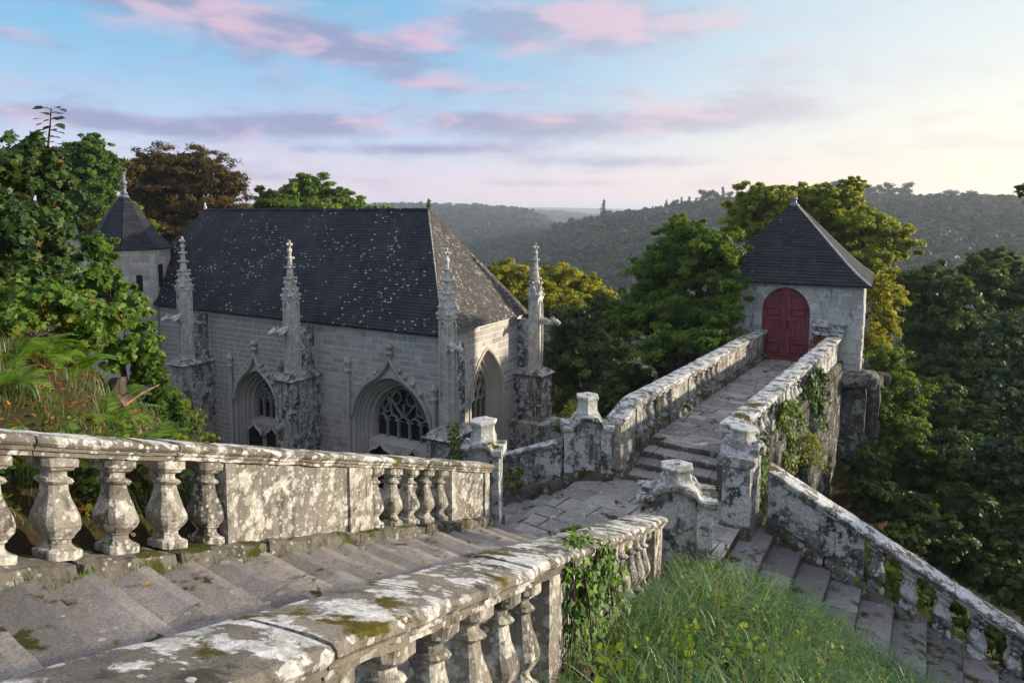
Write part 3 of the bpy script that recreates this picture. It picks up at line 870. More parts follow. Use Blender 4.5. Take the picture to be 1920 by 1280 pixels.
pave(dk, [tuple(p) for p in (deckA, deckB, endR, endL)], tuple(deckA), b2, (0.27, 0.46), (0.32, 0.85), Z_DECK, M['flag'], 0.12, 0.012, rnd=random.Random(12), zj=0.004)

# ------------------------------------------------------------------ balustrades
BAL = [(0.0, .140), (.070, .142), (.085, .134), (.10, .100), (.14, .078), (.18, .076), (.20, .092), (.215, .095), (.24, .112), (.28, .134), (.33, .146), (.38, .146), (.43, .136),
       (.50, .116), (.57, .098), (.64, .084), (.71, .076), (.725, .100), (.75, .114), (.775, .102), (.79, .076), (.825, .074), (.845, .082), (.86, .116), (.885, .128), (.90, .148), (1.0, .152)]
def baluster_mesh(h, shear, seed, wid=1.0):
    m = MB(); rings = []
    for f, r in BAL:
        ring = []
        for k in range(20):
            p = Vector(sq_pt(r * wid, 2 * math.pi * k / 20, 5.0, 0, 0, f * h))
            dv = noise.noise_vector(p * 9 + Vector((seed * 5.1, seed * 2.2, seed))) * 0.008
            dv += noise.noise_vector(p * 26 + Vector((seed, 3, seed))) * 0.003
            p += dv
            p.z += shear * p.x
            ring.append(p)
        rings.append(ring)
    m.loft(rings)
    return m.mesh('baluster')

COPE = [(-.165, -.150), (-.165, -.118), (-.190, -.108), (-.190, -.084), (-.208, -.076), (-.224, -.055), (-.224, -.032), (-.205, -.010), (-.12, .0), (0, .004), (.12, .0), (.205, -.010), (.224, -.032), (.224, -.055), (.208, -.076), (.190, -.084), (.190, -.108), (.165, -.118), (.165, -.150)]
def coping_mesh(l, shear, seed, amp=0.010, step=0.07, wid=1.0, ends=0.012):
    n = max(3, int(l / step)); rings = []
    for i in range(n + 1):
        x = -l / 2 + l * i / n
        sc = 1.0
        ed = 1.0 - (0.035 if i in (0, n) else 0.0)
        ring = []
        for y, z in COPE:
            p = Vector((x, y * wid * ed, z * ed if z > -0.1 else z))
            q = p * 5.0 + Vector((seed * 3.7, seed * 1.9, seed * 0.7))
            dv = noise.noise_vector(q) * amp + noise.noise_vector(q * 3.3) * amp * 0.55
            if i in (0, n): dv.x *= 0.3
            p += dv
            p.z += shear * p.x
            ring.append(p)
        rings.append(ring)
    m = MB().loft(rings)
    return m.mesh('coping_stone')

def balustrade(name, label, origin, d, slope, ztop, t0, t1, bays, group='stone balustrades of the stairs', h0=0.15, hb=0.93, hf=1.16, seed=1, fine=0.07, plinth=0.25, mats=('rail', 'cope', 'plinth'), wid=1.0, bury=0.35, cope_len=(0.8, 1.2)):
    r_ = random.Random(seed)
    root = empty(name, (origin.x, origin.y, ztop), math.atan2(d.y, d.x), label, 'balustrade', group)
    MS, MC, MP = (M[x] for x in mats)
    t = t0
    while t < t1 - 0.05:
        l = min(r_.uniform(*cope_len), t1 - t)
        if t1 - t - l < 0.35: l = t1 - t
        o = mobj('coping_stone', coping_mesh(l - 0.008, slope, r_.random() * 40, 0.011, fine, wid), MC, root, (t + l / 2, r_.uniform(-.008, .008), slope * (t + l / 2) + r_.uniform(-.006, .006)), smooth=False)
        t += l
    bm_ = [baluster_mesh(hb - h0 - 0.005, slope, seed + i * 0.77, wid * .92) for i in range(3)]
    for me in bm_: me.materials.append(MS)
    for kind, *q in bays:
        if kind == 'b':
            for tt in q[0]:
                o = mobj('baluster', bm_[r_.randrange(3)], None, root, (tt, 0, slope * tt - hb + 0.002), r_.choice((0, 0)))
        elif kind == 'p':      # panel
            a, b = q
            o = mobj('panel', rough_box('panel', -(b - a) / 2, (b - a) / 2, -.125 * wid, .125 * wid, -hb - 0.02, -h0 + 0.004, 0.13, 0.010, r_.random() * 9, slope), MS, root, ((a + b) / 2, 0, slope * (a + b) / 2))
        elif kind == 'q':      # pilaster
            a, b = q
            o = mobj('pilaster', rough_box('pilaster', -(b - a) / 2, (b - a) / 2, -.158 * wid, .158 * wid, -hb - 0.06, -h0 + 0.006, 0.12, 0.008, r_.random() * 9, slope), MS, root, ((a + b) / 2, 0, slope * (a + b) / 2))
    t = t0
    while t < t1 - 0.05:
        l = min(r_.uniform(0.8, 1.5), t1 - t)
        if t1 - t - l < 0.35: l = t1 - t
        o = mobj('plinth_stone', rough_box('plinth_stone', -l / 2 + .004, l / 2 - .004, -plinth, plinth, -hf - bury, -hb + 0.004, 0.09, 0.028, r_.random() * 9, slope, 4.0, 0.03), MP, root, (t + l / 2, 0, slope * (t + l / 2)))
        t += l
    return root

def sc(ts): return [x * K for x in ts]
# left balustrade of the main flight (its inner face is what the camera sees)
nin = Vector((dL.y, -dL.x))
balustrade('stone_balustrade', 'long sunlit lichened balustrade along the far side of the main stairs', PL - nin * 0.205, dL, SL, ZL, -10.2, 0.02,
           [('b', sc([-9.2, -8.77, -8.33, -7.85, -7.36, -6.92, -6.47, -6.02, -5.62])), ('q', -5.52 * K, -5.38 * K), ('p', -5.40 * K, -3.70 * K), ('q', -3.74 * K, -3.28 * K), ('b', sc([-3.12, -2.70, -2.29, -1.88, -1.48])), ('q', -1.32 * K, -1.12 * K), ('p', -1.14 * K, -0.18), ('q', -0.20, 0.0)], seed=3, fine=0.05, bury=0.5)
# right balustrade of the main flight, nearest to the camera
nR_ = Vector((dR.y, -dR.x))
balustrade('stone_balustrade', 'nearest balustrade crossing the bottom foreground with white lichen and ivy', PR + nR_ * 0.0, dR, SR, ZR, -10.6, 0.02,
           [('b', sc([-9.2, -8.75, -8.3, -7.85, -7.42, -6.98, -6.56, -6.14, -5.72, -5.34])), ('q', -5.12 * K, -4.80 * K), ('p', -4.82 * K, -3.40 * K), ('q', -3.42 * K, -2.92 * K), ('b', sc([-2.66, -2.22, -1.78, -1.34, -0.92])), ('q', -0.66 * K, 0.0)], seed=4, fine=0.04, wid=1.0)
# balustrade of the flight going down right
P3 = Vector((4.38, 11.52)) * K; S3 = (-6.22 + 4.39) / 3.66
balustrade('stone_balustrade', 'shaded balustrade with white coping sloping down to the bottom right corner', P3 + aV * 0.2, bV, S3, -4.39 * K, 0.0, 6.0,
           [('p', 0.0, 1.15), ('q', 1.12, 1.58), ('b', [1.76, 2.24, 2.72, 3.20, 3.68, 4.16, 4.64, 5.12, 5.6])], seed=6, mats=('pier', 'cope2', 'plinth'), hb=0.90, hf=1.0, bury=0.8)
# balustrade of the flight going down left, far side
P4 = Vector((1.02, 13.52)) * K
balustrade('stone_balustrade', 'mossy balustrade descending left behind the landing below the niche pier', P4, -bV, -0.40, -4.53 * K, -0.05, 4.6,
           [('p', 0.0, 0.75), ('q', 0.73, 0.95), ('b', [1.15, 1.55, 1.95, 2.35, 2.75, 3.15]), ('q', 3.3, 3.6), ('p', 3.58, 4.6)], seed=8, mats=('pier', 'cope2', 'plinth'), hb=0.80, hf=0.98, bury=0.7)
P5 = Vector((-0.62, 11.95)) * K
balustrade('stone_balustrade', 'low coping glimpsed behind the end of the long balustrade, left of the square pier', P5, -bV, -0.40, -4.62 * K, 0.2, 4.0,
           [('p', 0.2, 1.3), ('q', 1.3, 1.6), ('b', [1.8, 2.2, 2.6, 3.0]), ('p', 3.2, 4.0)], seed=9, mats=('pier', 'cope2', 'plinth'), hb=0.80, hf=0.98, bury=0.7)
# bridge parapets
lenB = (isect(BL, a2, D1, gG) - BL).length
sl0 = Vector((2.02, 13.55))
balustrade('bridge_parapet', 'left bridge parapet with balusters and pale stone panels facing the deck', BL - b2 * 0.225, a2, 0.0, -4.0, 0.0, lenB + 0.1,
           [('q', -0.02, 0.30), ('b', [0.52, 0.92, 1.32, 1.72]), ('q', 1.95, 2.25), ('p', 2.23, 3.15), ('q', 3.13, 3.45), ('b', [3.66, 4.06, 4.46, 4.86, 5.26]), ('p', 5.5, lenB)], 'bridge parapets', seed=13, mats=('rail', 'cope2', 'plinth'), hb=0.80, hf=0.94, bury=0.3, cope_len=(1.3, 1.9), fine=0.1)
balustrade('bridge_parapet', 'sloping stub of parapet beside the four steps at the bridge foot', BL - b2 * 0.225, a2, 0.30, -4.0, -0.74, -0.005,
           [('p', -0.74, -0.005)], 'bridge parapets', seed=15, mats=('rail', 'cope2', 'plinth'), hb=1.1, hf=1.2, bury=0.5, cope_len=(1.3, 1.9), fine=0.08)
BR = Vector((4.32, 13.43))
lenR = (isect(BR, a2, D1, gG) - BR).length
balustrade('bridge_parapet', 'right bridge parapet with broad white coping and ivy on its outer side', BR + b2 * 0.225, a2, 0.0, -4.0, -0.75, lenR + 0.05,
           [('q', -.7, 0.2), ('b', [0.45, 0.85, 1.25, 1.65]), ('q', 1.9, 2.3), ('p', 2.28, 3.2), ('q', 3.18, 3.5), ('b', [3.75, 4.15, 4.55, 4.95, 5.35]), ('p', 5.6, lenR)], 'bridge parapets', seed=17, mats=('pier', 'cope2', 'plinth'), hb=0.80, hf=0.94, bury=1.2, cope_len=(1.1, 1.7), fine=0.08)

# ------------------------------------------------------------------ piers with hexagonal caps
def pier(label, c, ang, w, d, z0, zs, zc, seed, rise=0.22, capr=0.245):
    root = empty('gate_pier', (c[0], c[1], z0), ang, label, 'pier', 'capped piers round the landing')
    hs = zs - z0
    mobj('shaft', rough_box('shaft', -w / 2 + .02, w / 2 - .02, -d / 2 + .11, d / 2 - .02, -0.3, hs - 0.06, 0.14, 0.008, seed), M['pier'], root)
    for s in (-1, 1):
        x0, x1 = sorted((s * w / 2, s * w * 0.27))
        mobj('pilaster', rough_box('pilaster', x0, x1, -d / 2, d / 2, -0.02, hs - 0.09, 0.14, 0.006, seed + s), M['pier'], root)
    mobj('base', rough_box('base', -w / 2 - .04, w / 2 + .04, -d / 2 - .035, d / 2 + .035, -0.32, 0.16, 0.1, 0.012, seed + 5), M['plinth'], root)
    # arched head: the moulding follows a curve that swells in the middle
    def curve(x):
        u = abs(x) / (w / 2)
        return rise * math.sqrt(max(0.0, 1 - (u / 0.66) ** 2)) if u < .56 else rise * .529 * max(0, 1 - (u - .56) / .16) ** 2
    N = 36; rings = []
    for i in range(N + 1):
        x = -w / 2 - .05 + (w + .10) * i / N
        z = hs + curve(x)
        prof = [(-d / 2 + .0, -.16), (-d / 2 - .03, -.13), (-d / 2 - .07, -.085), (-d / 2 - .075, -.03), (-d / 2 - .05, .0), (0, .02), (d / 2 + .05, .0), (d / 2 + .075, -.03), (d / 2 + .07, -.085), (d / 2 + .03, -.13), (d / 2, -.16)]
        ring = []
        for y, zz_ in prof:
            p = Vector((x, y, z + zz_))
            p += noise.noise_vector(p * 5 + Vector((seed * 4, 0, seed))) * 0.012
            ring.append(p)
        rings.append(ring)
    mobj('arched_head', MB().loft(rings).mesh('arched_head'), M['pier'], root)
    # tympanum filling the arch above the niche, set back a little
    N2 = 12; rr = []
    for i in range(N2 + 1):
        x = -w * 0.34 + w * 0.68 * i / N2
        rr.append([(x, -d / 2 + .11, hs - .12), (x, d / 2 - .03, hs - .12), (x, d / 2 - .03, hs + curve(x) - .10), (x, -d / 2 + .11, hs + curve(x) - .10)])
    mobj('tympanum', MB().loft(rr).mesh('tympanum'), M['pier'], root)
    hc = zc - z0; hk = hs + rise - 0.02
    H = hc - hk
    m = MB()
    prof = [(capr * 1.0, hk - .06), (capr * 1.02, hk + .10 * H), (capr * .94, hk + .20 * H), (capr * .88, hk + .40 * H), (capr * .86, hk + .60 * H), (capr * .92, hk + .78 * H), (capr * 1.03, hk + .84 * H), (capr * 1.05, hk + .94 * H), (capr * .98, hk + H), (capr * .22, hk + H + .008), (capr * .16, hk + H - .03)]
    rings = []
    for r_, z in prof:
        ring = []
        for k in range(24):
            a = 2 * math.pi * k / 24
            hexr = math.cos(math.pi / 6) / math.cos(((a + math.pi / 6) % (math.pi / 3)) - math.pi / 6)
            p = Vector((r_ * hexr * math.cos(a), r_ * hexr * math.sin(a), z))
            p += noise.noise_vector(p * 7 + Vector((seed * 2, seed, 0))) * 0.012
            ring.append(p)
        rings.append(ring)
    m.loft(rings)
    mobj('hexagonal_cap', m.mesh('hexagonal_cap'), M['cap'], root)
    return root
pier('frontal pier with an arched niche and hexagonal cap behind the landing', (1.56, 14.02), R(-2), 0.98, 0.46, Z_LAND, -4.36, -3.78, 1.0)
pier('tall pier with hexagonal cap between the bridge and the right-hand stairs', (4.02 + .10, 12.1 - .06), math.atan2(-aV.y, -aV.x) + math.pi * 0.0, 0.90, 0.50, Z_LAND - .1, -4.25, -3.82, 2.0)
pier('lichened pier with hexagonal cap rising from the grass at the near rail end', (2.47, 10.08), R(-12), 1.06, 0.50, Z_LAND, -4.18, -3.78, 3.0, 0.20, 0.255)
pier('square pier with a worn round cap before the chapel window', (-0.52, 12.3), R(-8), 0.66, 0.50, Z_LAND - .3, -4.24, -3.78, 4.0, 0.14, 0.25)

# ------------------------------------------------------------------ chapel
CH = Vector((-2.57, 25.0)); CH_ROT = math.atan2(-0.497, 0.868)
CL, CW, ZE, ZG = 19.9, 6.0, -4.40, -11.2
ch = empty('stone_chapel', (CH.x, CH.y, 0), CH_ROT, 'gothic granite chapel with dark lichen-flecked slate roof and crocketed pinnacles', 'chapel')

def arc_z(hw, zs, za, x):
    """height of a pointed arch at x"""
    h = za - zs; c = (h * h - hw * hw) / (2 * hw)
    r = c + hw
    return zs + math.sqrt(max(0.0, r * r - (abs(x) + c) ** 2))

def arc_half(hw, zs, za, z):
    if z <= zs: return hw
    if z >= za: return 0.0
    h = za - zs; c = (h * h - hw * hw) / (2 * hw); r = c + hw
    return max(0.0, math.sqrt(max(0.0, r * r - (z - zs) ** 2)) - c)

def arch_path(hw, zs, za, zb, n=14):
    h = za - zs; c = (h * h - hw * hw) / (2 * hw); r = c + hw
    am = math.atan2(h, c) if c > -r else math.pi / 2
    left = [(-hw, zb), (-hw, zs)]
    for i in range(1, n + 1):
        a = am * i / n
        left.append((c - r * math.cos(a), zs + r * math.sin(a)))
    left[-1] = (0.0, za)
    return left + [(-x, z) for x, z in left[::-1][1:]]

def sweep_arch(path, prof):
    """moulding round an opening: prof = (outward offset, depth into the wall)"""
    rings = []
    n = len(path)
    for i in range(n):
        p = Vector(path[i])
        t = (Vector(path[min(i + 1, n - 1)]) - Vector(path[max(i - 1, 0)])).normalized()
        nn = Vector((-t.y, t.x))
        rings.append([(p.x + nn.x * o, y, p.y + nn.y * o) for o, y in prof])
    return MB().loft(rings, False, False, closed=False)

def backing(u0, u1, z0, z1, ops, y=0.0):
    m = MB()
    x = u0
    def quad(a, b, c, d): m.add([(a, y, c), (b, y, c), (b, y, d), (a, y, d)], [(0, 1, 2, 3)])
    for uc, hw, zs, za, zb in sorted(ops):
        quad(x, uc - hw, z0, z1)
        quad(uc - hw, uc + hw, z0, zb)
        path = arch_path(hw, zs, za, zb)[1:-1]
        for (xa, zaa), (xb, zbb) in zip(path[:-1], path[1:]):
            m.add([(uc + xa, y, zaa), (uc + xb, y, zbb), (uc + xb, y, z1), (uc + xa, y, z1)], [(0, 1, 2, 3)])
        x = uc + hw
    quad(x, u1, z0, z1)
    return m

STONES = []
def ashlar(xr, zr, course, lens, excl, seed, place, gap=0.034, proud=0.008, th=0.10, jit=0.004, minl=0.12):
    """coursed stones of a wall; excl = functions (z) -> (x0, x1) kept free"""
    r_ = random.Random(seed); out = []
    z = zr[0]
    while z < zr[1] - 0.06:
        h = min(r_.uniform(*course), zr[1] - z)
        free = [(xr[0], xr[1])]
        for f in excl:
            zz_ = [f(z + h * k / 3) for k in range(4)]
            zz_ = [q for q in zz_ if q]
            if not zz_: continue
            e0 = min(q[0] for q in zz_); e1 = max(q[1] for q in zz_)
            nf = []
            for a, b in free:
                if e1 <= a or e0 >= b: nf.append((a, b)); continue
                if e0 > a: nf.append((a, e0))
                if e1 < b: nf.append((e1, b))
            free = nf
        for a, b in free:
            x = a; first = True
            while x < b - 0.02:
                l = r_.uniform(*lens) * (r_.uniform(.4, 1) if first else 1)
                first = False
                if b - x - l < lens[0] * 0.5: l = b - x
                if l > minl:
                    vs_, fs = chamfer_block(l - gap, th, h - gap, 0.010, jit, r_)
                    out.append((place(x + l / 2, z + h / 2, -proud + th / 2 + r_.uniform(-.004, .004)), vs_, fs))
                x += l
        z += h
    return out

# windows: (centre, half width, springing, apex, foot)
W1 = (-2.40, 1.86, -8.55, -6.42, -10.9)
W2 = (-10.0, 1.34, -8.75, -7.02, -10.9)
W3 = (3.15, 1.22, -7.65, -5.62, -10.2)
wall = mobj('wall', backing(-CL, 0.0, ZG, ZE, [W2, W1]).mesh('wall'), M['mortar'], ch)
m = backing(0.0, CW, ZG, ZE, [W3])
m.v = [(-y, x, z) for x, y, z in m.v]
wall2 = mobj('wall', m.mesh('wall'), M['mortar'], ch)
m = MB().add([(-CL, 0, ZG), (-CL, CW, ZG), (-CL, CW, ZE), (-CL, 0, ZE), (0, CW, ZG), (0, CW, ZE)], [(0, 3, 2, 1), (1, 2, 5, 4)])
mobj('rear_wall', m.mesh('rear_wall'), M['ashlar'], ch)
mobj('interior', MB().box(-CL + .9, -1.0, 1.0, CW - .9, ZG, ZE).mesh('interior'), M['void'], ch)

def ex(wd, grow=0.30):
    uc, hw, zs, za, zb = wd
    def f(z):
        h = arc_half(hw + grow, zs, za + grow * 1.1, z)
        return (uc - h, uc + h) if h > 0.02 else None
    return f
def blk(a, b): return lambda z: (a, b)
pl_long = lambda x, z, y: ((x, y, z), 0.0)
pl_right = lambda x, z, y: ((-y, x, z), math.pi / 2)
STONES += [(wall, s) for s in ashlar((-CL, -0.0), (-10.9, ZE - 0.16), (0.185, 0.265), (0.30, 0.86), [ex(W1), ex(W2), blk(-13.62, -13.02), blk(-6.92, -6.32)], 31, pl_long)]
STONES += [(wall2, s) for s in ashlar((0.0, CW), (-10.3, ZE - 0.16), (0.20, 0.29), (0.32, 0.86), [ex(W3, 0.06), blk(5.6, 6.0)], 32, pl_right)]
mwc = Matrix.Translation((CH.x, CH.y, 0)) @ Matrix.Rotation(CH_ROT, 4, 'Z')
def seen_rank(s):
    (loc, rz), vs_, fs = s[1]
    p = mwc @ Vector(loc)
    pen = 0
    zz_ = 517 + FOC * (-p.z * math.cos(PITCH) - p.y * math.sin(PITCH)) / (p.y * math.cos(PITCH) - p.z * math.sin(PITCH))
    pxx = CXP + FOC * p.x / (p.y * math.cos(PITCH) - p.z * math.sin(PITCH))
    if zz_ > 862 or pxx < 300: pen = 100      # hidden by the balustrade or the bank
    return p.length + pen
STONES.sort(key=seen_rank)
n_of = {wall.name: 0, wall2.name: 0}
rest = {wall.name: MB(), wall2.name: MB()}
for i, (w_, ((loc, rz), vs_, fs)) in enumerate(STONES):
    if i < 296:
        mobj('stone', MB().add(vs_, fs).mesh('stone'), M['ashlar'], w_, loc, rz)
    else:
        T = Matrix.Translation(loc) @ Matrix.Rotation(rz, 4, 'Z')
        rest[w_.name].add([T @ Vector(v) for v in vs_], fs)
for w_ in (wall, wall2):
    if rest[w_.name].v:
        tag(mobj('stonework', rest[w_.name].mesh('stonework'), M['ashlar'], w_), kind='stuff')

# cornice under the eaves
CORN = [(0.0, -.22), (-.05, -.20), (-.06, -.14), (-.12, -.10), (-.13, -.05), (-.20, -.02), (-.20, .03), (0.0, .03)]
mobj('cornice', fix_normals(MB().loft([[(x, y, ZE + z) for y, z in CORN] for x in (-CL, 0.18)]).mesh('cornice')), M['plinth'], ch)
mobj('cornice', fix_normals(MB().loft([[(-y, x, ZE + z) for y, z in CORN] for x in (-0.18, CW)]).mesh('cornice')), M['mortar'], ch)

# roof
def lerp(a, b, t): return Vector(a) + (Vector(b) - Vector(a)) * t
def slate_face(m, E0, E1, T0, T1, expo, wid, seed, lift=0.012, overl=1.25):
    r_ = random.Random(seed)
    E0, E1, T0, T1 = (Vector(p) for p in (E0, E1, T0, T1))
    nn = (E1 - E0).cross(((T0 + T1) / 2) - ((E0 + E1) / 2)).normalized()
    SLn = (((T0 + T1) / 2) - ((E0 + E1) / 2)).length
    rows = int(SLn / expo)
    for i in range(rows):
        s0 = i / rows; s1 = min(1.0, (i + overl) / rows)
        A, B = lerp(E0, T0, s0), lerp(E1, T1, s0); C, D = lerp(E0, T0, s1), lerp(E1, T1, s1)
        n = max(1, int((B - A).length / wid))
        ph = 0.5 if i % 2 else 0.0
        ks = [0.0] + [(k + ph + r_.uniform(-.10, .10)) / (n + ph) for k in range(1 if not ph else 0, n) if 0.02 < (k + ph) / (n + ph) < 0.98] + [1.0]
        jz = r_.uniform(-.004, .004)
        for f0, f1 in zip(ks[:-1], ks[1:]):
            j = r_.uniform(0, .006); dn = r_.uniform(-.010, .010) / max(SLn, 1)
            g = min(0.12 * (f1 - f0), 0.004 / max((B - A).length, .1))
            a, b = lerp(A, B, f0 + g), lerp(A, B, f1 - g); c, d = lerp(C, D, f0 + g), lerp(C, D, f1 - g)
            dd = (c - a) * (-0.06 if r_.random() < .25 else 0.0) * r_.random()
            a += dd; b += dd
            sag = nn * (noise.noise(Vector((a.x * .35, a.y * .35, a.z * .35 + seed))) * .035)
            a += sag; b += sag; c += sag; d += sag
            hi = nn * (lift + j + 0.006 + .03)
            m.add([a + hi, b + hi, d + nn * (.030 + j), c + nn * (.030 + j), a, b], [(0, 1, 2, 3), (4, 5, 1, 0)], r_.random())
    return m
OV = 0.26
ZR0 = 0.02
e_z = ZE - 0.10
E = dict(fl=(-CL - OV, -OV, e_z), fr=(OV, -OV, e_z), br=(OV, CW + OV, e_z), bl=(-CL - OV, CW + OV, e_z), rl=(-17.06, CW / 2, ZR0), rr=(-2.77, CW / 2, ZR0))
rf = mobj('roof', MB().add(list(E.values()), [(0, 1, 5, 4), (1, 2, 5), (2, 3, 4, 5), (3, 0, 4), (3, 2, 1, 0)]).mesh('roof'), M['slate'], ch)
rf.data.polygons.foreach_set('material_index', [0] * 5)
tag(mobj('slate_courses', slate_face(MB(), E['fl'], E['fr'], E['rl'], E['rr'], 0.135, 0.24, 1).mesh('slate_courses'), M['slate'], rf), kind='stuff')
tag(mobj('slate_courses', slate_face(MB(), E['fr'], E['br'], E['rr'], E['rr'], 0.135, 0.24, 2).mesh('slate_courses'), M['slate2'], rf), kind='stuff')
tag(mobj('slate_courses', slate_face(MB(), E['bl'], E['fl'], E['rl'], E['rl'], 0.135, 0.24, 3).mesh('slate_courses'), M['slate'], rf), kind='stuff')
def wobble_tube(a, b, r, n, amp, seed):
    pts = []
    for i in range(n + 1):
        p = lerp(a, b, i / n)
        p += noise.noise_vector(p * 1.9 + Vector((seed, 0, 0))) * amp
        pts.append(p)
    return MB().tube(pts, [r * (1 + 0.25 * noise.noise(p * 3)) for p in pts], 6)
mobj('ridge', wobble_tube(E['rl'], E['rr'], 0.095, 90, 0.055, 1).mesh('ridge'), M['slate'], rf)
mobj('hip', wobble_tube(Vector(E['rr']) + Vector((0, 0, .01)), Vector(E['fr']) + Vector((-.02, .02, .03)), 0.032, 30, 0.008, 2).mesh('hip'), M['hip'], rf)
mobj('hip', wobble_tube(Vector(E['rr']) + Vector((0, 0, .01)), Vector(E['br']) + Vector((-.02, 0, .03)), 0.035, 30, 0.008, 3).mesh('hip'), M['hip'], rf)
mobj('hip', wobble_tube(Vector(E['rl']) + Vector((0, 0, .01)), Vector(E['fl']) + Vector((.02, 0, .03)), 0.03, 30, 0.008, 4).mesh('hip'), M['slate'], rf)

def figure_mesh(h, seed):
    """small seated beast carved on the ridge end"""
    m = MB()
    m.lathe([(h * .30, 0), (h * .32, h * .08), (h * .24, h * .12), (h * .22, h * .2)], 8)
    m.tube([(0, 0, h * .15), (-h * .03, 0, h * .35), (h * .02, 0, h * .55), (h * .05, 0, h * .68)], [h * .20, h * .21, h * .16, h * .12], 8)
    m.tube([(h * .0, 0, h * .68), (h * .03, 0, h * .82), (h * .05, 0, h * .95)], [h * .11, h * .17, h * .07], 8)
    m.tube([(h * .10, 0, h * .82), (h * .26, 0, h * .78)], [h * .10, h * .06], 6)
    for s in (-1, 1):
        m.tube([(h * .08, s * h * .13, h * .5), (h * .22, s * h * .12, h * .2)], [h * .07, h * .06], 5)
        m.tube([(h * .0, s * h * .10, h * .92), (-h * .02, s * h * .14, h * 1.03)], [h * .05, h * .02], 5)
    return m.mesh('ridge_figure')
mobj('ridge_figure', figure_mesh(0.44, 1), M['plinth'], ch, Vector(E['rr']) + Vector((0.02, 0, 0.03)), R(20))
mobj('ridge_figure', figure_mesh(0.36, 2), M['pinn'], ch, Vector(E['rl']) + Vector((0.0, 0, 0.03)), R(200))

# windows
def crocket(m, p, s, dx=0):
    vs_, fs = chamfer_block(s, s, s, s * .28, s * .12)
    m.add([(v[0] + p[0], v[1] + p[1], v[2] + p[2]) for v in vs_], fs)

def window(wd, place, rz, tracery, deep, hood=True, zsill=None, mat='ashlar'):
    uc, hw, zs, za, zb = wd
    path = arch_path(hw, zs, za, zb, 16)
    prof = [(.14, .0), (.14, -.045), (.03, -.05), (.0, -.02), (.0, .10), (-.07, .13), (-.10, .22), (-.17, .24), (-.20, .34), (-.28, .37), (-.31, .50), (-.42, .54), (-.46, deep)]
    w_ = mobj('window', sweep_arch(path, prof).mesh('window'), M[mat], ch, place, rz)
    ih, iz = hw - .46, za - .55
    ip = arch_path(ih + .06, zs, iz + .06, zsill, 14)
    N = len(ip)
    pm = MB(); pm.add([(x, deep + .06, z) for x, z in ip], [tuple(range(N))[::-1]])
    mobj('pane', pm.mesh('pane'), M['pane'], w_)
    t = MB(); tracery(t, ih, zs, iz, zsill, deep - .01)
    # inner frame
    t.bar([(x, deep, z) for x, z in arch_path(ih, zs, iz, zsill, 14)], .10, .12)
    mobj('tracery', fix_normals(t.mesh('tracery')), M['trac'], w_)
    # sloping sill and the wall under it
    mobj('sill', MB().add([(-ih - .1, deep + .08, zsill + .03), (ih + .1, deep + .08, zsill + .03), (ih + .1, .34, zsill - .14), (-ih - .1, .34, zsill - .14), (ih + .1, .34, zb), (-ih - .1, .34, zb)], [(0, 3, 2, 1), (3, 5, 4, 2)]).mesh('sill'), M[mat], w_)
    if hood:
        pts = []
        for i in range(33):
            x = -hw * 1.06 + 2.12 * hw * i / 32
            z = arc_z(hw * 1.08, zs, za + .16, x) if abs(x) < hw * 1.08 else zs
            z += 0.62 * max(0, 1 - abs(x) / (hw * .45)) ** 2.2
            pts.append((x, -.07, z))
        mobj('hood_mould', fix_normals(MB().bar(pts, .15, .14).mesh('hood_mould')), M[mat], w_)
        for i in (5, 8, 11, 13, 19, 21, 24, 27):
            x, y, z = pts[i]
            t_ = Vector((pts[i + 1][0] - pts[i - 1][0], pts[i + 1][2] - pts[i - 1][2])).normalized()
            cm = MB(); crocket(cm, (0, 0, 0), .17)
            mobj('crocket', cm.mesh('crocket'), M[mat], w_, (x - t_.y * .16, -.10, z + t_.x * .16))
        fz = max(p[2] for p in pts)
        fm = MB().lathe([(.09, fz - .1), (.07, fz + .12), (.13, fz + .18), (.15, fz + .24), (.08, fz + .30), (.10, fz + .38), (.16, fz + .46), (.12, fz + .56), (.03, fz + .62)], 8, 0, -.10)
        mobj('finial', fm.mesh('finial'), M[mat], w_)
    return w_

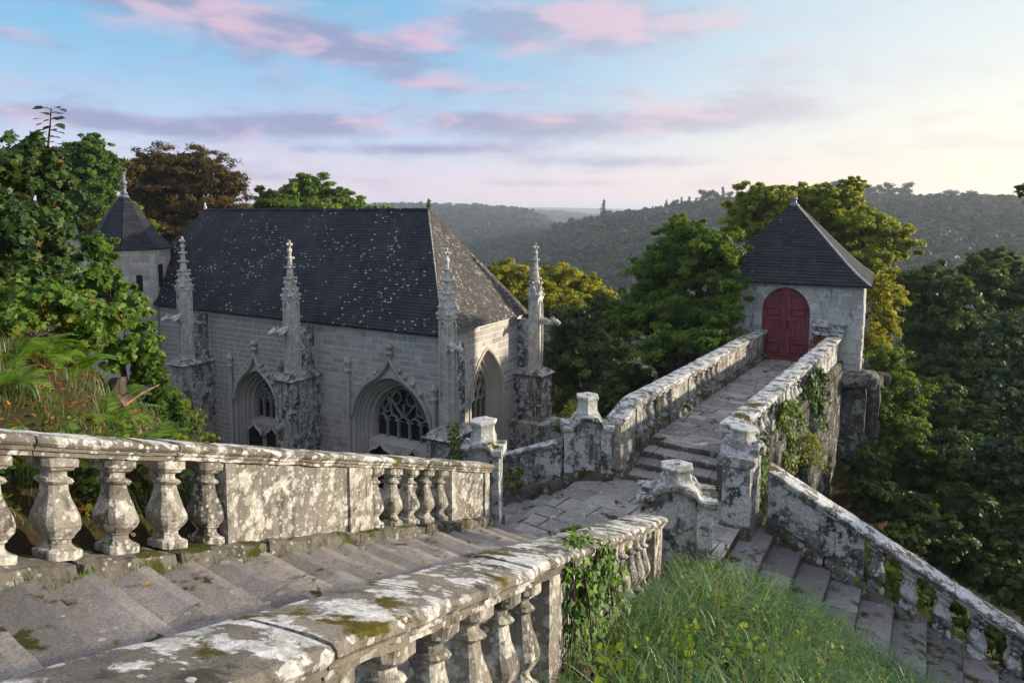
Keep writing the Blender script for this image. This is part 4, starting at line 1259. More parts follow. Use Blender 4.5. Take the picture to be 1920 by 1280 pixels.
def trac_flow(n):
    def f(t, ih, zs, iz, zsill, y):
        lw = 2 * ih / n
        head = zs + .10
        for i in range(1, n):
            x = -ih + lw * i
            t.bar([(x, y, zsill), (x, y, head + .12)], .085, .11)
        for i in range(n):
            xc = -ih + lw * (i + .5)
            pts = [(xc + lw / 2 * math.cos(a), y, head + lw * .55 * math.sin(a)) for a in np.linspace(math.pi, 0, 11)]
            t.bar(pts, .065, .10)
            for s in (-1, 1):
                t.bar([(xc + s * lw * .42, y, head + .08), (xc + s * lw * .16, y, head + lw * .22)], .04, .06)
        lim = lambda x, z: abs(x) < arc_half(ih, zs, iz, z) + .04
        # flowing curves above: a Y of mouchettes
        H = iz - head
        def curve(fn, w_=.07):
            pts = [fn(u) for u in np.linspace(0, 1, 14)]
            pts = [(x, y, z) for x, z in pts if lim(x, z)]
            if len(pts) > 2: t.bar(pts, w_, .10)
        for s in (-1, 1):
            curve(lambda u: (s * ih * (.04 + .62 * u), head + lw * .55 + H * (.50 * math.sin(u * math.pi / 2) ** 1.2)))
            curve(lambda u: (s * ih * (.42 + .50 * math.sin(u * 2.6) * .5 - .40 * u), head + lw * .5 + H * .80 * u))
            curve(lambda u: (s * ih * (.78 - .25 * u), head + lw * .45 + H * .42 * u))
            for k, (cx, cz, rr) in enumerate([(.27, .56, .17), (.62, .30, .16)]):
                pts = [(s * ih * cx + ih * rr * math.cos(a), y, head + lw * .4 + H * cz + ih * rr * 1.15 * math.sin(a)) for a in np.linspace(0, 2 * math.pi, 15)]
                pts = [p for p in pts if lim(p[0], p[2])]
                if len(pts) > 3: t.bar(pts, .05, .09)
        t.bar([(0, y, head + lw * .5), (0, y, head + H * .55)], .08, .11)
    return f

def trac_net(n):
    """reticulated flamboyant net of daggers"""
    def f(t, ih, zs, iz, zsill, y):
        lw = 2 * ih / n; head = zs - .35
        for i in range(1, n):
            x = -ih + lw * i
            t.bar([(x, y, zsill), (x, y, head + .1)], .075, .11)
        t.bar([(-ih, y, zsill + .62), (ih, y, zsill + .62)], .07, .10)
        for i in range(n):
            xc = -ih + lw * (i + .5)
            t.bar([(xc + lw / 2 * math.cos(a), y, head + lw * .75 * math.sin(a)) for a in np.linspace(math.pi, 0, 9)], .055, .10)
        hh = (iz - head) / 3.2
        for r_ in range(4):
            z0 = head + lw * .55 + hh * .72 * r_
            for i in range(-n, n + 1):
                xc = lw * (i + (.5 if (r_ + n) % 2 else 0))
                if abs(xc) > arc_half(ih, zs, iz, z0 + hh * .3) - lw * .15: continue
                pts = []
                for a in np.linspace(0, 2 * math.pi, 15):
                    px_, pz_ = xc + lw * .44 * math.sin(a) * (1 - .25 * math.cos(a)), z0 + hh * .5 - hh * .60 * math.cos(a)
                    if abs(px_) < arc_half(ih, zs, iz, pz_) + .03: pts.append((px_, y, pz_))
                if len(pts) > 3: t.bar(pts, .05, .10)
    return f

win1 = window(W1, (W1[0], 0, 0), 0, trac_flow(5), .78, True, -9.06)
win2 = window(W2, (W2[0], 0, 0), 0, trac_flow(4), .78, True, -9.35)
win3 = window(W3, (0, W3[0], 0), math.pi / 2, trac_net(4), .62, False, -9.4, 'ashlar')
# twin doorways with ogee heads below the long wall's windows
def doors(win, hw, ztop):
    for s in (-1, 1):
        xc = s * hw * .44; w_ = hw * .34
        pts = []
        for i in range(17):
            u = -1 + 2 * i / 16
            z = ztop - .42 + .28 * math.sqrt(max(0, 1 - u * u)) + .22 * max(0, 1 - abs(u) / .5) ** 2
            pts.append((xc + u * w_, .30, z))
        mobj('door_hood', fix_normals(MB().bar(pts, .09, .12).mesh('door_hood')), M['ashlar'], win)
        N = len(pts)
        mobj('doorway', MB().add([(p[0], .325, p[2] - .02) for p in pts] + [(xc + w_, .325, -10.9), (xc - w_, .325, -10.9)], [tuple(range(N + 2))[::-1]]).mesh('doorway'), M['void'], win)
    mobj('shield', MB().add(*[(lambda vf: ([(v[0], v[1] + .27, v[2] + ztop - .32) for v in vf[0]], vf[1]))(chamfer_block(.30, .12, .34, .06))][0]).mesh('shield'), M['trac'], win)
doors(win1, W1[1], -9.28); doors(win2, W2[1], -9.58)
# slim wall pinnacles beside the windows
for x, z0, z1 in ((W1[0] - 2.15, -10.6, -6.4), (W1[0] + 2.10, -10.6, -7.0), (W2[0] - 1.62, -10.6, -7.0), (W2[0] + 1.60, -10.6, -7.0)):
    m = MB().lathe([(.09, z0), (.09, z1), (.15, z1 + .03), (.15, z1 + .10), (.09, z1 + .14), (.11, z1 + .3), (.16, z1 + .42), (.10, z1 + .56), (.02, z1 + .66)], 6, x, -.09)
    mobj('wall_shaft', m.mesh('wall_shaft'), M['ashlar'], ch)

# buttresses
def pinnacle_mesh(hs, z0, z1, rot=0.0):
    """gablets, crocketed spire and cross finial; hs = half width of the shaft"""
    m = MB()
    H = z1 - z0
    # gablets on the four sides
    for k in range(4):
        a = k * math.pi / 2
        T = Matrix.Rotation(a, 4, 'Z')
        tri = [(-hs * 1.12, -hs * 1.10, z0 - .02), (hs * 1.12, -hs * 1.10, z0 - .02), (0, -hs * 1.10, z0 + .62)]
        tri2 = [(-hs * 1.0, 0, z0 - .02), (hs * 1.0, 0, z0 - .02), (0, 0, z0 + .58)]
        m.add([T @ Vector(p) for p in tri + tri2], [(0, 1, 2), (0, 3, 4, 1), (1, 4, 5, 2), (2, 5, 3, 0)])
        for q, s in (((-hs * .85, z0 + .16), .11), ((hs * .85, z0 + .16), .11), ((-hs * .45, z0 + .40), .10), ((hs * .45, z0 + .40), .10), ((0, z0 + .68), .12)):
            p = T @ Vector((q[0], -hs * 1.14, q[1]))
            crocket(m, p, s)
    # spire
    rings = []
    for f, r_ in ((0.10, .80), (.30, .62), (.52, .44), (.74, .28), (.80, .22)):
        rings.append([sq_pt(hs * r_ * 1.05, 2 * math.pi * k / 8 + math.pi / 8, 6.0, 0, 0, z0 + H * f) for k in range(8)])
    m.loft(rings)
    for f, r_, s in ((.36, .86, .10), (.54, .70, .095), (.70, .54, .085)):
        for k in range(8):
            a = k * math.pi / 4
            rr = hs * r_ * (1.05 if k % 2 else .85)
            crocket(m, (rr * math.cos(a), rr * math.sin(a), z0 + H * f), s if k % 2 else s * .8)
    m.lathe([(hs * .26, z0 + H * .78), (hs * .42, z0 + H * .815), (hs * .40, z0 + H * .84), (hs * .20, z0 + H * .875), (hs * .22, z0 + H * .91)], 8)
    for k in range(4):
        a = k * math.pi / 2
        crocket(m, (hs * .36 * math.cos(a), hs * .36 * math.sin(a), z0 + H * .925), .11)
    crocket(m, (0, 0, z0 + H * .93), .16)
    crocket(m, (0, 0, z0 + H * .985), .10)
    return m.mesh('pinnacle')

def gargoyle_mesh(seed):
    m = MB()
    m.tube([(0, .15, 0), (0, -.10, .02), (0, -.35, .0), (0, -.55, -.03), (0, -.70, -.01)], [.13, .14, .12, .095, .085], 8)
    m.tube([(0, -.66, .0), (0, -.76, .03), (0, -.86, .015), (0, -.98, -.03), (0, -1.03, -.04)], [.08, .115, .105, .07, .05], 8)
    m.tube([(0, -.80, -.06), (0, -.98, -.11)], [.05, .03], 6)
    for s in (-1, 1):
        m.tube([(s * .07, -.72, .09), (s * .12, -.66, .18), (s * .10, -.62, .20)], [.04, .03, .012], 5)
        m.tube([(s * .10, -.30, -.05), (s * .13, -.48, -.12), (s * .11, -.62, -.11)], [.05, .045, .035], 5)
        m.tube([(s * .10, .0, -.05), (s * .15, -.12, -.14), (s * .12, -.22, -.15)], [.06, .05, .035], 5)
    return m.mesh('gargoyle')

def buttress(loc, rz, zled, garg_rz, hs=0.245, out=1.0, lw=1.0, lout=1.55, zp0=-3.50, zp1=-1.16, corner=False, mat='butt'):
    if corner:
        lo = rough_box('buttress', -lw / 2, lw / 2, -lout + out - .55, .75, ZG, zled, 0.45, 0.02, loc[0], 0, 2, 0.01)
        b = mobj('buttress', lo, M[mat], ch, loc, rz)
        cy = 0.0
    else:
        b = mobj('buttress', rough_box('buttress', -lw / 2, lw / 2, -lout, 0.05, ZG, zled, 0.45, 0.02, loc[0], 0, 2, 0.01), M[mat], ch, loc, rz)
        cy = -out
    y0, y1 = (-lout + out - .55, .75) if corner else (-lout, 0.0)
    lm = MB()
    for (o, z) in (): pass
    rings = []
    for g, z in ((.0, zled - .03), (.10, zled), (.12, zled + .05), (.04, zled + .09), (-.12, zled + .26)):
        rings.append([(-lw / 2 - g, y0 - g, z), (lw / 2 + g, y0 - g, z), (lw / 2 + g, y1, z), (-lw / 2 - g, y1, z)])
    mobj('ledge', MB().loft(rings).mesh('ledge'), M['butt'], b)
    mobj('shaft', rough_box('shaft', -hs, hs, cy - hs, cy + hs, zled - .05, zp0 + .02, 0.3, 0.010, loc[0] + 3, 0, 3, 0.03), M['pinn'], b)
    for s in (-1, 1):     # sunk panel edges on the shaft
        pass
    wy0, wy1 = (cy + hs - .02, .8) if corner else (cy + hs - .02, 0.02)
    mobj('upper_stage', rough_box('upper_stage', -hs * .86, hs * .86, wy0, wy1, zled - .05, ZE - .28, 0.3, 0.012, loc[0] + 5, 0, 3, 0.03), M['butt'], b)
    # blind tracery panel: slim frame on the two visible faces of the shaft
    fm = MB()
    for a in (0, math.pi / 2):
        T = Matrix.Translation((0, cy, 0)) @ Matrix.Rotation(a, 4, 'Z')
        arch = [(-hs * .62, zled + .5), (-hs * .62, zp0 - .45)] + [(-hs * .62 * math.cos(u), zp0 - .45 + .36 * math.sin(u)) for u in np.linspace(.2, math.pi - .2, 9)] + [(hs * .62, zp0 - .45), (hs * .62, zled + .5)]
        mm = MB().bar([(x, -hs - .012, z) for x, z in arch], .05, .05)
        fm.add([T @ Vector(v) for v in mm.v], mm.f)
    mobj('blind_tracery', fix_normals(fm.mesh('blind_tracery')), M['pinn'], b)
    mobj('pinnacle', pinnacle_mesh(hs, zp0, zp1), M['pinn'], b, (0, cy, 0))
    g = mobj('gargoyle', gargoyle_mesh(1), M['pinn'], b, (math.sin(garg_rz) * hs * .6, cy - math.cos(garg_rz) * hs * .6, ZE - .30), garg_rz)
    return b
buttress((-13.32, 0, 0), 0, -6.86, 0)
buttress((-6.62, 0, 0), 0, -6.72, 0)
buttress((0.70, -0.62, 0), 0, -7.95, R(60), corner=True, lw=0.95, lout=1.15, zp0=-3.75, zp1=-1.30)
buttress((0.0, 5.82, 0), math.pi / 2, -7.05, 0, zp0=-3.75, zp1=-1.38, out=0.80, lout=1.35)
# lower stepped plinth at the foot of the far corner
mobj('plinth', rough_box('plinth', 0.0, 1.75, 4.9, 6.4, ZG, -9.0, 0.5, 0.03, 2.0), M['butt'], ch)

# ------------------------------------------------------------------ stair turret
TC = Vector((-18.9, 34.0)); TRAD = 1.90
ang0 = math.atan2(-TC.y, -TC.x)               # towards the camera
tu = empty('stair_turret', (TC.x, TC.y, 0), 0, 'octagonal stone turret with a flared slate cone half hidden by leaves', 'turret')
vert_ang = [ang0 + R(37.8 + 45 * k) for k in range(8)]
def oct_ring(r_, z): return [(r_ * math.cos(a), r_ * math.sin(a), z) for a in vert_ang]
core = mobj('wall', MB().loft([oct_ring(TRAD, -11.0), oct_ring(TRAD, -1.86)]).mesh('wall'), M['mortar'], tu)
for k in (-2, -1, 0):
    A = Vector(oct_ring(TRAD, 0)[k % 8]); B = Vector(oct_ring(TRAD, 0)[(k + 1) % 8])
    Lf = (B - A).length; dd = (B - A).normalized(); nn = Vector((dd.y, -dd.x, 0))
    rz = math.atan2(dd.y, dd.x)
    slot = []
    if k == -1: slot = [lambda z: (0.58, 0.86) if -3.85 < z < -3.05 else None]
    if k == 0: slot = [lambda z: (0.22, 0.66) if -3.72 < z < -2.58 else None]
    for s in ashlar((0, Lf), (-6.6, -1.88), (0.28, 0.36), (0.34, 0.62), slot, 50 + k, lambda x, z, y: ((x, y, z), 0), 0.022, 0.016, 0.08):
        (loc, _), vs_, fs = s
        p = A + dd * loc[0] - nn * loc[1]
        mobj('stone', MB().add(vs_, fs).mesh('stone'), M['ashlar'], core, (p.x, p.y, loc[2]), rz)
    for x0, x1, z0, z1 in ([(0.58, .86, -3.85, -3.05)] if k == -1 else [(.22, .66, -3.72, -2.58)] if k == 0 else []):
        p = A + dd * ((x0 + x1) / 2) + nn * 0.004
        mobj('window', MB().box(-(x1 - x0) / 2, (x1 - x0) / 2, -.003, .05, z0, z1).mesh('window'), M['void'], tu, (p.x, p.y, 0), rz)
TP = [(2.02, -1.84), (1.74, -1.52), (1.34, -1.06), (0.98, -0.50), (0.60, 0.10), (0.20, 0.64)]
troof = mobj('roof', MB().loft([oct_ring(r_ - .01, z) for r_, z in TP]).mesh('roof'), M['slate3'], tu)
m = MB()
for k in range(-3, 2):
    for (r0, z0), (r1, z1) in zip(TP[:-1], TP[1:]):
        a, b = oct_ring(r0, z0), oct_ring(r1, z1)
        slate_face(m, a[k % 8], a[(k + 1) % 8], b[k % 8], b[(k + 1) % 8], .12, .24, k + 9)
tag(mobj('slate_courses', m.mesh('slate_courses'), M['slate3'], troof), kind='stuff')
mobj('finial', MB().lathe([(.26, .55), (.20, .72), (.12, .80), (.17, .83), (.17, .87), (.11, .92), (.10, 1.10), (.14, 1.14), (.14, 1.18), (.09, 1.22), (.16, 1.32), (.16, 1.42), (.10, 1.50), (.09, 1.66), (.07, 1.78), (.12, 1.80), (.12, 1.84), (.05, 1.86)], 12).mesh('finial'), M['lead'], tu)

# ------------------------------------------------------------------ gatehouse
GA = math.atan2(gG.y, gG.x)
gh = empty('gatehouse', (D1.x, D1.y, 0), GA, 'small square stone gatehouse with steep slate pyramid roof and red double door', 'gatehouse')
GX0, GX1, GD, GZ0, GZ1 = -1.72, 3.03, 4.7, -5.6, -2.36
DW, DZS = 1.50, -3.35                     # door: width, springing
DC, DZT = 0.755, -2.52
def ell_half(hw, top):
    def f(z):
        if z < DZS: return (DC - hw, DC + hw)
        if z >= top: return None
        return (DC - hw * math.sqrt(max(0, 1 - ((z - DZS) / (top - DZS)) ** 2)), DC + hw * math.sqrt(max(0, 1 - ((z - DZS) / (top - DZS)) ** 2)))
    return f
m = MB()
def q4(a, b, c, d): m.add([(a, 0, c), (b, 0, c), (b, 0, d), (a, 0, d)], [(0, 1, 2, 3)])
q4(GX0, DC - .75, GZ0, GZ1); q4(DC + .75, GX1, GZ0, GZ1); q4(DC - .75, DC + .75, GZ0, Z_DECK - .03)
ang = np.linspace(math.pi, 0, 17)
ap = [(DC + .75 * math.cos(a), DZS + (DZT - DZS) * math.sin(a)) for a in ang]
for (xa, za_), (xb, zb_) in zip(ap[:-1], ap[1:]):
    m.add([(xa, 0, za_), (xb, 0, zb_), (xb, 0, GZ1), (xa, 0, GZ1)], [(0, 1, 2, 3)])
m.add([(GX1, 0, GZ0), (GX1, GD, GZ0), (GX1, GD, GZ1), (GX1, 0, GZ1)], [(0, 1, 2, 3)])
m.add([(GX0, 0, GZ0), (GX0, GD, GZ0), (GX0, GD, GZ1), (GX0, 0, GZ1)], [(0, 3, 2, 1)])
m.add([(GX0, GD, GZ0), (GX1, GD, GZ0), (GX1, GD, GZ1), (GX0, GD, GZ1)], [(0, 3, 2, 1)])
gw = mobj('wall', m.mesh('wall'), M['gate'], gh)
def gap_fn(z):
    e = ell_half(.75 + .34, DZT + .30)(z)
    return e
for s in ashlar((GX0, GX1), (GZ0, GZ1), (0.30, 0.46), (0.42, 0.95), [gap_fn], 61, lambda x, z, y: ((x, y, z), 0), 0.014, 0.016, 0.10, 0.012):
    (loc, rz), vs_, fs = s
    mobj('stone', MB().add(vs_, fs).mesh('stone'), M['gate'], gw, loc, rz)
for s in ashlar((0, GD), (GZ0, GZ1), (0.30, 0.46), (0.42, 0.95), [], 62, lambda x, z, y: ((GX1 - y, x, z), math.pi / 2), 0.014, 0.016, 0.10, 0.012):
    (loc, rz), vs_, fs = s
    mobj('stone', MB().add(vs_, fs).mesh('stone'), M['gate'], gw, loc, rz)
# dressed stones round the door
def ring_pt(k, hw, top):      # k in 0..1 round the arch
    a = math.pi * (1 - k)
    return (DC + hw * math.cos(a), DZS + (top - DZS) * math.sin(a))
vk = [0, .17, .40, .62, .83, 1.0]
for k0, k1 in zip(vk[:-1], vk[1:]):
    ks = np.linspace(k0 + .006, k1 - .006, 6)
    inn = [ring_pt(k, .75 - .004, DZT) for k in ks]; outr = [ring_pt(k, .75 + .33, DZT + .29) for k in ks]
    rings = [[(i[0], -.024, i[1]), (o[0], -.024, o[1]), (o[0], .09, o[1]), (i[0], .16, i[1])] for i, o in zip(inn, outr)]
    mobj('arch_stone', fix_normals(MB().loft(rings).mesh('arch_stone')), M['gate'], gw)
for s in (-1, 1):
    z = Z_DECK - .02
    for h, l in ((.52, .36), (.60, .31), (DZS - Z_DECK - 1.10, .34)):
        vs_, fs = chamfer_block(l, .17, h - .014, .012, .005)
        mobj('jamb_stone', MB().add(vs_, fs).mesh('jamb_stone'), M['gate'], gw, (DC + s * (.75 - .004 + l / 2), .064, z + h / 2))
        z += h
# door: two leaves of framed panels
mobj('threshold', rough_box('threshold', DC - .80, DC + .80, -.16, .30, Z_DECK - .20, Z_DECK + .075, .12, .008, 4.4), M['door'], gh)
for s in (-1, 1):
    xs = (0.005, .745)
    top = lambda x: DZS + (DZT - DZS) * math.sqrt(max(0, 1 - (x / .75) ** 2))
    N = 10; rings = []
    lm = MB()
    xsn = np.linspace(xs[0], xs[1] - .004, N)
    rings = [[(DC + s * x, .14, Z_DECK + .08), (DC + s * x, .19, Z_DECK + .08), (DC + s * x, .19, top(x) - .004), (DC + s * x, .14, top(x) - .004)] for x in xsn]
    leaf = mobj('door_leaf', fix_normals(lm.loft(rings).mesh('door_leaf')), M['door'], gh)
    b_ = lambda x0, x1, z0, z1, y0=.075, y1=.142: MB().box(min(DC + s * x0, DC + s * x1), max(DC + s * x0, DC + s * x1), y0, y1, z0, z1)
    H0 = Z_DECK + .08
    mobj('stile', b_(.008, .15, H0, top(.15) - .01).mesh('stile'), M['door'], leaf)
    mobj('stile', b_(.63, .742, H0, DZS + .02).mesh('stile'), M['door'], leaf)
    for z0, z1 in ((H0, H0 + .10), (H0 + .46, H0 + .58), (H0 + 1.22, H0 + 1.34), (H0 + 1.62, H0 + 1.74)):
        mobj('rail', b_(.151, .629, z0, z1, .080).mesh('rail'), M['door'], leaf)
    mobj('rail', b_(.151, .45, top(.45) - .10, top(.45) - .012, .080).mesh('rail'), M['door'], leaf)
    for z0, z1 in ((H0 + .13, H0 + .43), (H0 + 1.37, H0 + 1.59)):
        vs_, fs = chamfer_block(.40, .05, z1 - z0, .022)
        mobj('panel', MB().add(vs_, fs).mesh('panel'), M['door'], leaf, (DC + s * .39, .128, (z0 + z1) / 2))
    for i in range(3):
        x0 = .155 + i * .158
        mobj('plank', b_(x0 + .004, x0 + .154, H0 + .585, H0 + 1.215, .112).mesh('plank'), M['door'], leaf)
mobj('astragal', MB().box(DC - .035, DC + .035, .048, .10, Z_DECK + .08, DZT - .03).mesh('astragal'), M['door'], gh)
mobj('door_handle', MB().box(DC + .05, DC + .10, .060, .076, Z_DECK + 1.02, Z_DECK + 1.30).tube([(DC + .075, .062, Z_DECK + 1.2), (DC + .075, .02, Z_DECK + 1.2), (DC + .10, .015, Z_DECK + 1.14)], .016, 6).mesh('door_handle'), M['iron'], gh)
# roof: steep pyramid with a kick at the eaves
o_ = .20
mid = ((GX0 + GX1) / 2, GD / 2)
def sq(s_, z): 
    hx, hy = (GX1 - GX0) / 2 + o_, GD / 2 + o_
    return [(mid[0] + a * hx * s_, mid[1] + b * hy * s_, z) for a, b in ((-1, -1), (1, -1), (1, 1), (-1, 1))]
RP = [(1.0, GZ1 - .02), (.86, GZ1 + .26), (.70, GZ1 + .66), (.04, .16)]
gr = mobj('roof', MB().loft([sq(s_, z) for s_, z in RP]).mesh('roof'), M['slate3'], gh)
m = MB()
for k in range(4):
    for (s0, z0), (s1, z1) in zip(RP[:-1], RP[1:]):
        a, b = sq(s0, z0), sq(s1, z1)
        slate_face(m, a[k], a[(k + 1) % 4], b[k], b[(k + 1) % 4], .125, .26, 70 + k)
tag(mobj('slate_courses', m.mesh('slate_courses'), M['slate3'], gr), kind='stuff')
for k in range(4):
    pts = [Vector(sq(s_, z)[k]) + Vector((0, 0, .035)) for s_, z in RP]
    mobj('hip', MB().tube(pts, .04, 6).mesh('hip'), M['hip'] if k == 1 else M['slate3'], gr)
mobj('eaves_board', fix_normals(MB().loft([[(p[0], p[1], GZ1 - .06) for p in sq(.985, 0)], [(p[0], p[1], GZ1 - .025) for p in sq(.985, 0)]]).mesh('eaves_board')), M['plinth'], gh)
mobj('roof_finial', MB().lathe([(.17, .08), (.16, .22), (.09, .27), (.07, .36), (.11, .40), (.09, .46), (.03, .54)], 10, mid[0], mid[1]).mesh('roof_finial'), M['lead'], gh)
# rough masonry stub where the right parapet meets the wall
stub = empty('masonry_stub', (0, 0, 0), 0, 'heap of rough white capped masonry ending the right parapet at the wall', 'masonry')
pe = BR + a2 * (lenR - .05) + b2 * .12
rr_ = random.Random(4)
for i, z in enumerate((-4.0, -3.86, -3.74, -3.64)):
    for j in range(2 if i < 3 else 1):
        mobj('rubble_stone', rough_box('rubble_stone', -.26 + rr_.uniform(0, .08), .24, -.18, .18, 0, .135, .09, .03, i * 2.2 + j, 0, 5, .03), M['cope2'], stub, (pe.x + gG.x * (j * .46 - .30) + rr_.uniform(-.05, .05), pe.y + gG.y * (j * .46 - .30) - .02, z), GA + rr_.uniform(-.2, .2))

# ------------------------------------------------------------------ cliff under the gatehouse
cl = empty('rock_cliff', (0, 0, 0), 0, 'vertical grey rock cliff carrying the gatehouse', 'cliff')
cl['kind'] = 'structure'
rc = random.Random(14)
for i, (u, v, w_, d_, zt) in enumerate([(1.7, -.25, .75, .9, -5.25), (2.25, -.30, .62, .9, -5.45), (2.85, -.15, .75, 1.0, -5.22), (1.1, .0, .8, 1.0, -5.5), (.3, .2, .9, 1.2, -5.6), (3.35, .5, .7, 1.2, -5.5), (2.5, -.75, .55, .5, -7.2), (1.35, -1.1, .5, .6, -6.6), (3.5, 1.8, .9, 1.4, -5.5), (0.75, -2.6, .36, .45, -6.1), (0.2, -1.6, .6, .7, -7.4)]):
    p = D1 + gG * u + nG * (v + d_ / 2)
    mobj('rock_column', rough_box('rock_column', -w_ / 2, w_ / 2, -d_ / 2, d_ / 2, -14.0, zt, .30, .10, i * 1.7, 0, 1.3, .08), M['rock'], cl, (p.x, p.y, 0), GA + rc.uniform(-.15, .15))
p = D1 + gG * 2.6 + nG * .1
mobj('ledge_rock', rough_box('ledge_rock', -1.0, .95, -.65, .5, -5.55, -5.12, .12, .09, 6.1, 0, 2.0, .08), M['rock'], cl, (p.x, p.y, 0), GA)

# ------------------------------------------------------------------ foliage
SHAPES = {
    'kite': np.array([(0, 0), (.34, .42), (0, 1), (-.34, .42)]),
    'lance': np.array([(0, 0), (.17, .40), (0, 1), (-.17, .40)]),
    'oval': np.array([(0, 0), (.30, .22), (.34, .58), (0, 1), (-.34, .58), (-.30, .22)]),
    'maple': np.array([(0, .08), (.22, .0), (.52, .10), (.36, .30), (.56, .58), (.26, .56), (0, 1), (-.26, .56), (-.56, .58), (-.36, .30), (-.52, .10), (-.22, .0)]),
    'ivy': np.array([(0, .05), (.38, .0), (.42, .38), (0, 1), (-.42, .38), (-.38, .0)]),
}
def unit(v): return v / np.maximum(np.linalg.norm(v, axis=-1, keepdims=True), 1e-9)

def leaf_mesh(name, pos, nrm, size, tint, shape='kite', rng=None, droop=0.25, fold=0.10, axis=None):
    """one mesh of many leaves: pos, nrm (N,3); size (N,)"""
    rng = rng or RNG
    S = SHAPES[shape]; K_ = len(S); N = len(pos)
    nrm = unit(nrm)
    ax = rng.normal(size=(N, 3)) if axis is None else axis + rng.normal(size=(N, 3)) * .35
    ax[:, 2] -= droop
    ax = unit(ax - nrm * np.sum(ax * nrm, 1, keepdims=True))
    bx = np.cross(ax, nrm)
    u = S[:, 0][None, :, None]; v = S[:, 1][None, :, None]
    P = pos[:, None, :] + size[:, None, None] * (bx[:, None, :] * u + ax[:, None, :] * (v - .35) + nrm[:, None, :] * (np.abs(u) * fold * 2.2 - (v ** 2) * fold))
    me = bpy.data.meshes.new(name)
    me.vertices.add(N * K_); me.vertices.foreach_set('co', P.astype(np.float32).ravel())
    me.loops.add(N * K_); me.loops.foreach_set('vertex_index', np.arange(N * K_, dtype=np.int32))
    me.polygons.add(N); me.polygons.foreach_set('loop_start', np.arange(0, N * K_, K_, dtype=np.int32)); me.polygons.foreach_set('loop_total', np.full(N, K_, np.int32))
    a = me.attributes.new('tint', 'FLOAT', 'FACE'); a.data.foreach_set('value', np.clip(tint, 0, 1).astype(np.float32))
    me.update(calc_edges=True)
    return me

def rdir(n, rng, up=0.0):
    d = rng.normal(size=(n, 3)); d[:, 2] += up
    return unit(d)

def crown_points(lobes, n, rng, subs=55, sub_r=(.12, .27), shell=.6, nrand=.55):
    """lobes: (centre(3), radii(3)); leaves sit on many small bunches that cover each lobe, so the outline is uneven and gaps stay open"""
    vol = np.array([r[0] * r[2] + r[1] * r[2] for c, r in lobes]); vol /= vol.sum()
    P, Nn, G = [], [], []
    for (c, r), w_ in zip(lobes, vol):
        c = np.array(c, float); r = np.array(r, float)
        k = max(60, int(n * w_))
        ns = int(subs * 1.9)
        d = rdir(ns, rng, .25)
        cen = c + d * r * rng.uniform(.32, 1.04, (ns, 1))
        sr = rng.uniform(*sub_r, (ns, 1)) * np.array([r[:2].mean(), r[:2].mean(), min(r[2], r[:2].mean())]) 
        idx = rng.integers(0, ns, k)
        dd = rdir(k, rng, .30)
        rad = rng.uniform(0, 1, (k, 1)) ** shell
        out_ = d[idx] * np.array([1, 1, .35]) + np.array([0, 0, -.12])
        p = cen[idx] + dd * sr[idx] * rad * np.array([.95, .95, .72]) + out_ * sr[idx].mean(1, keepdims=True) * rng.uniform(-.5, .75, (k, 1))
        P.append(p); Nn.append(dd * .7 + unit(p - c) * .5 + np.array([0, 0, .45]) + rng.normal(size=(k, 3)) * nrand); G.append(idx * .618 + len(G) * .37)
    return np.concatenate(P), np.concatenate(Nn), np.concatenate(G)

def crown_mesh(lobes, n, size, rng, shape='kite', subs=30, fill=.14, sub_r=(.11, .27), tint=(.0, .75), droop=.25, rare=.03, nrand=.55):
    P, Nn, G = crown_points(lobes, n, rng, subs, sub_r, .6, nrand)
    S = rng.uniform(.45, 1.35, len(P)) * size
    clump = (np.sin(G * 12.9898) * 43758.5453) % 1.0
    T = tint[0] + (tint[1] - tint[0]) * (.55 * clump + .45 * rng.uniform(0, 1, len(P)))
    T = np.where(rng.uniform(0, 1, len(P)) < rare, rng.uniform(.86, 1.0, len(P)), T)
    nf = int(n * fill)
    if nf:
        w_ = np.array([np.prod(r) for c, r in lobes]); w_ /= w_.sum()
        li = rng.choice(len(lobes), nf, p=w_)
        C = np.array([c for c, r in lobes], float)[li]; Rr = np.array([r for c, r in lobes], float)[li]
        d = rdir(nf, rng)
        Pf = C + d * Rr * (rng.uniform(.10, .62, (nf, 1)))
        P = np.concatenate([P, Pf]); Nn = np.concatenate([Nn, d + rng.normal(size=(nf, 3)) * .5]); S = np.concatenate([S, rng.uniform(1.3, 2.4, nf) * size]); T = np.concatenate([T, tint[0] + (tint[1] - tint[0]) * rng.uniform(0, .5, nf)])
    return leaf_mesh('crown', P, Nn, S, T, shape, rng, droop)

def limb(m, a, b, r0, r1, rng, n=7, sag=0.0, wob=.12, seg=6):
    a, b = Vector(a), Vector(b); L_ = (b - a).length
    pts = []; rad = []
    ph = rng.uniform(0, 50)
    for i in range(n + 1):
        f = i / n
        p = a.lerp(b, f)
        p += noise.noise_vector(p * .7 + Vector((ph, 0, ph))) * wob * L_ * math.sin(math.pi * f) * .6
        p.z += sag * math.sin(math.pi * f) * L_
        pts.append(p); rad.append(r0 + (r1 - r0) * f)
    m.tube(pts, rad, seg)
    return pts

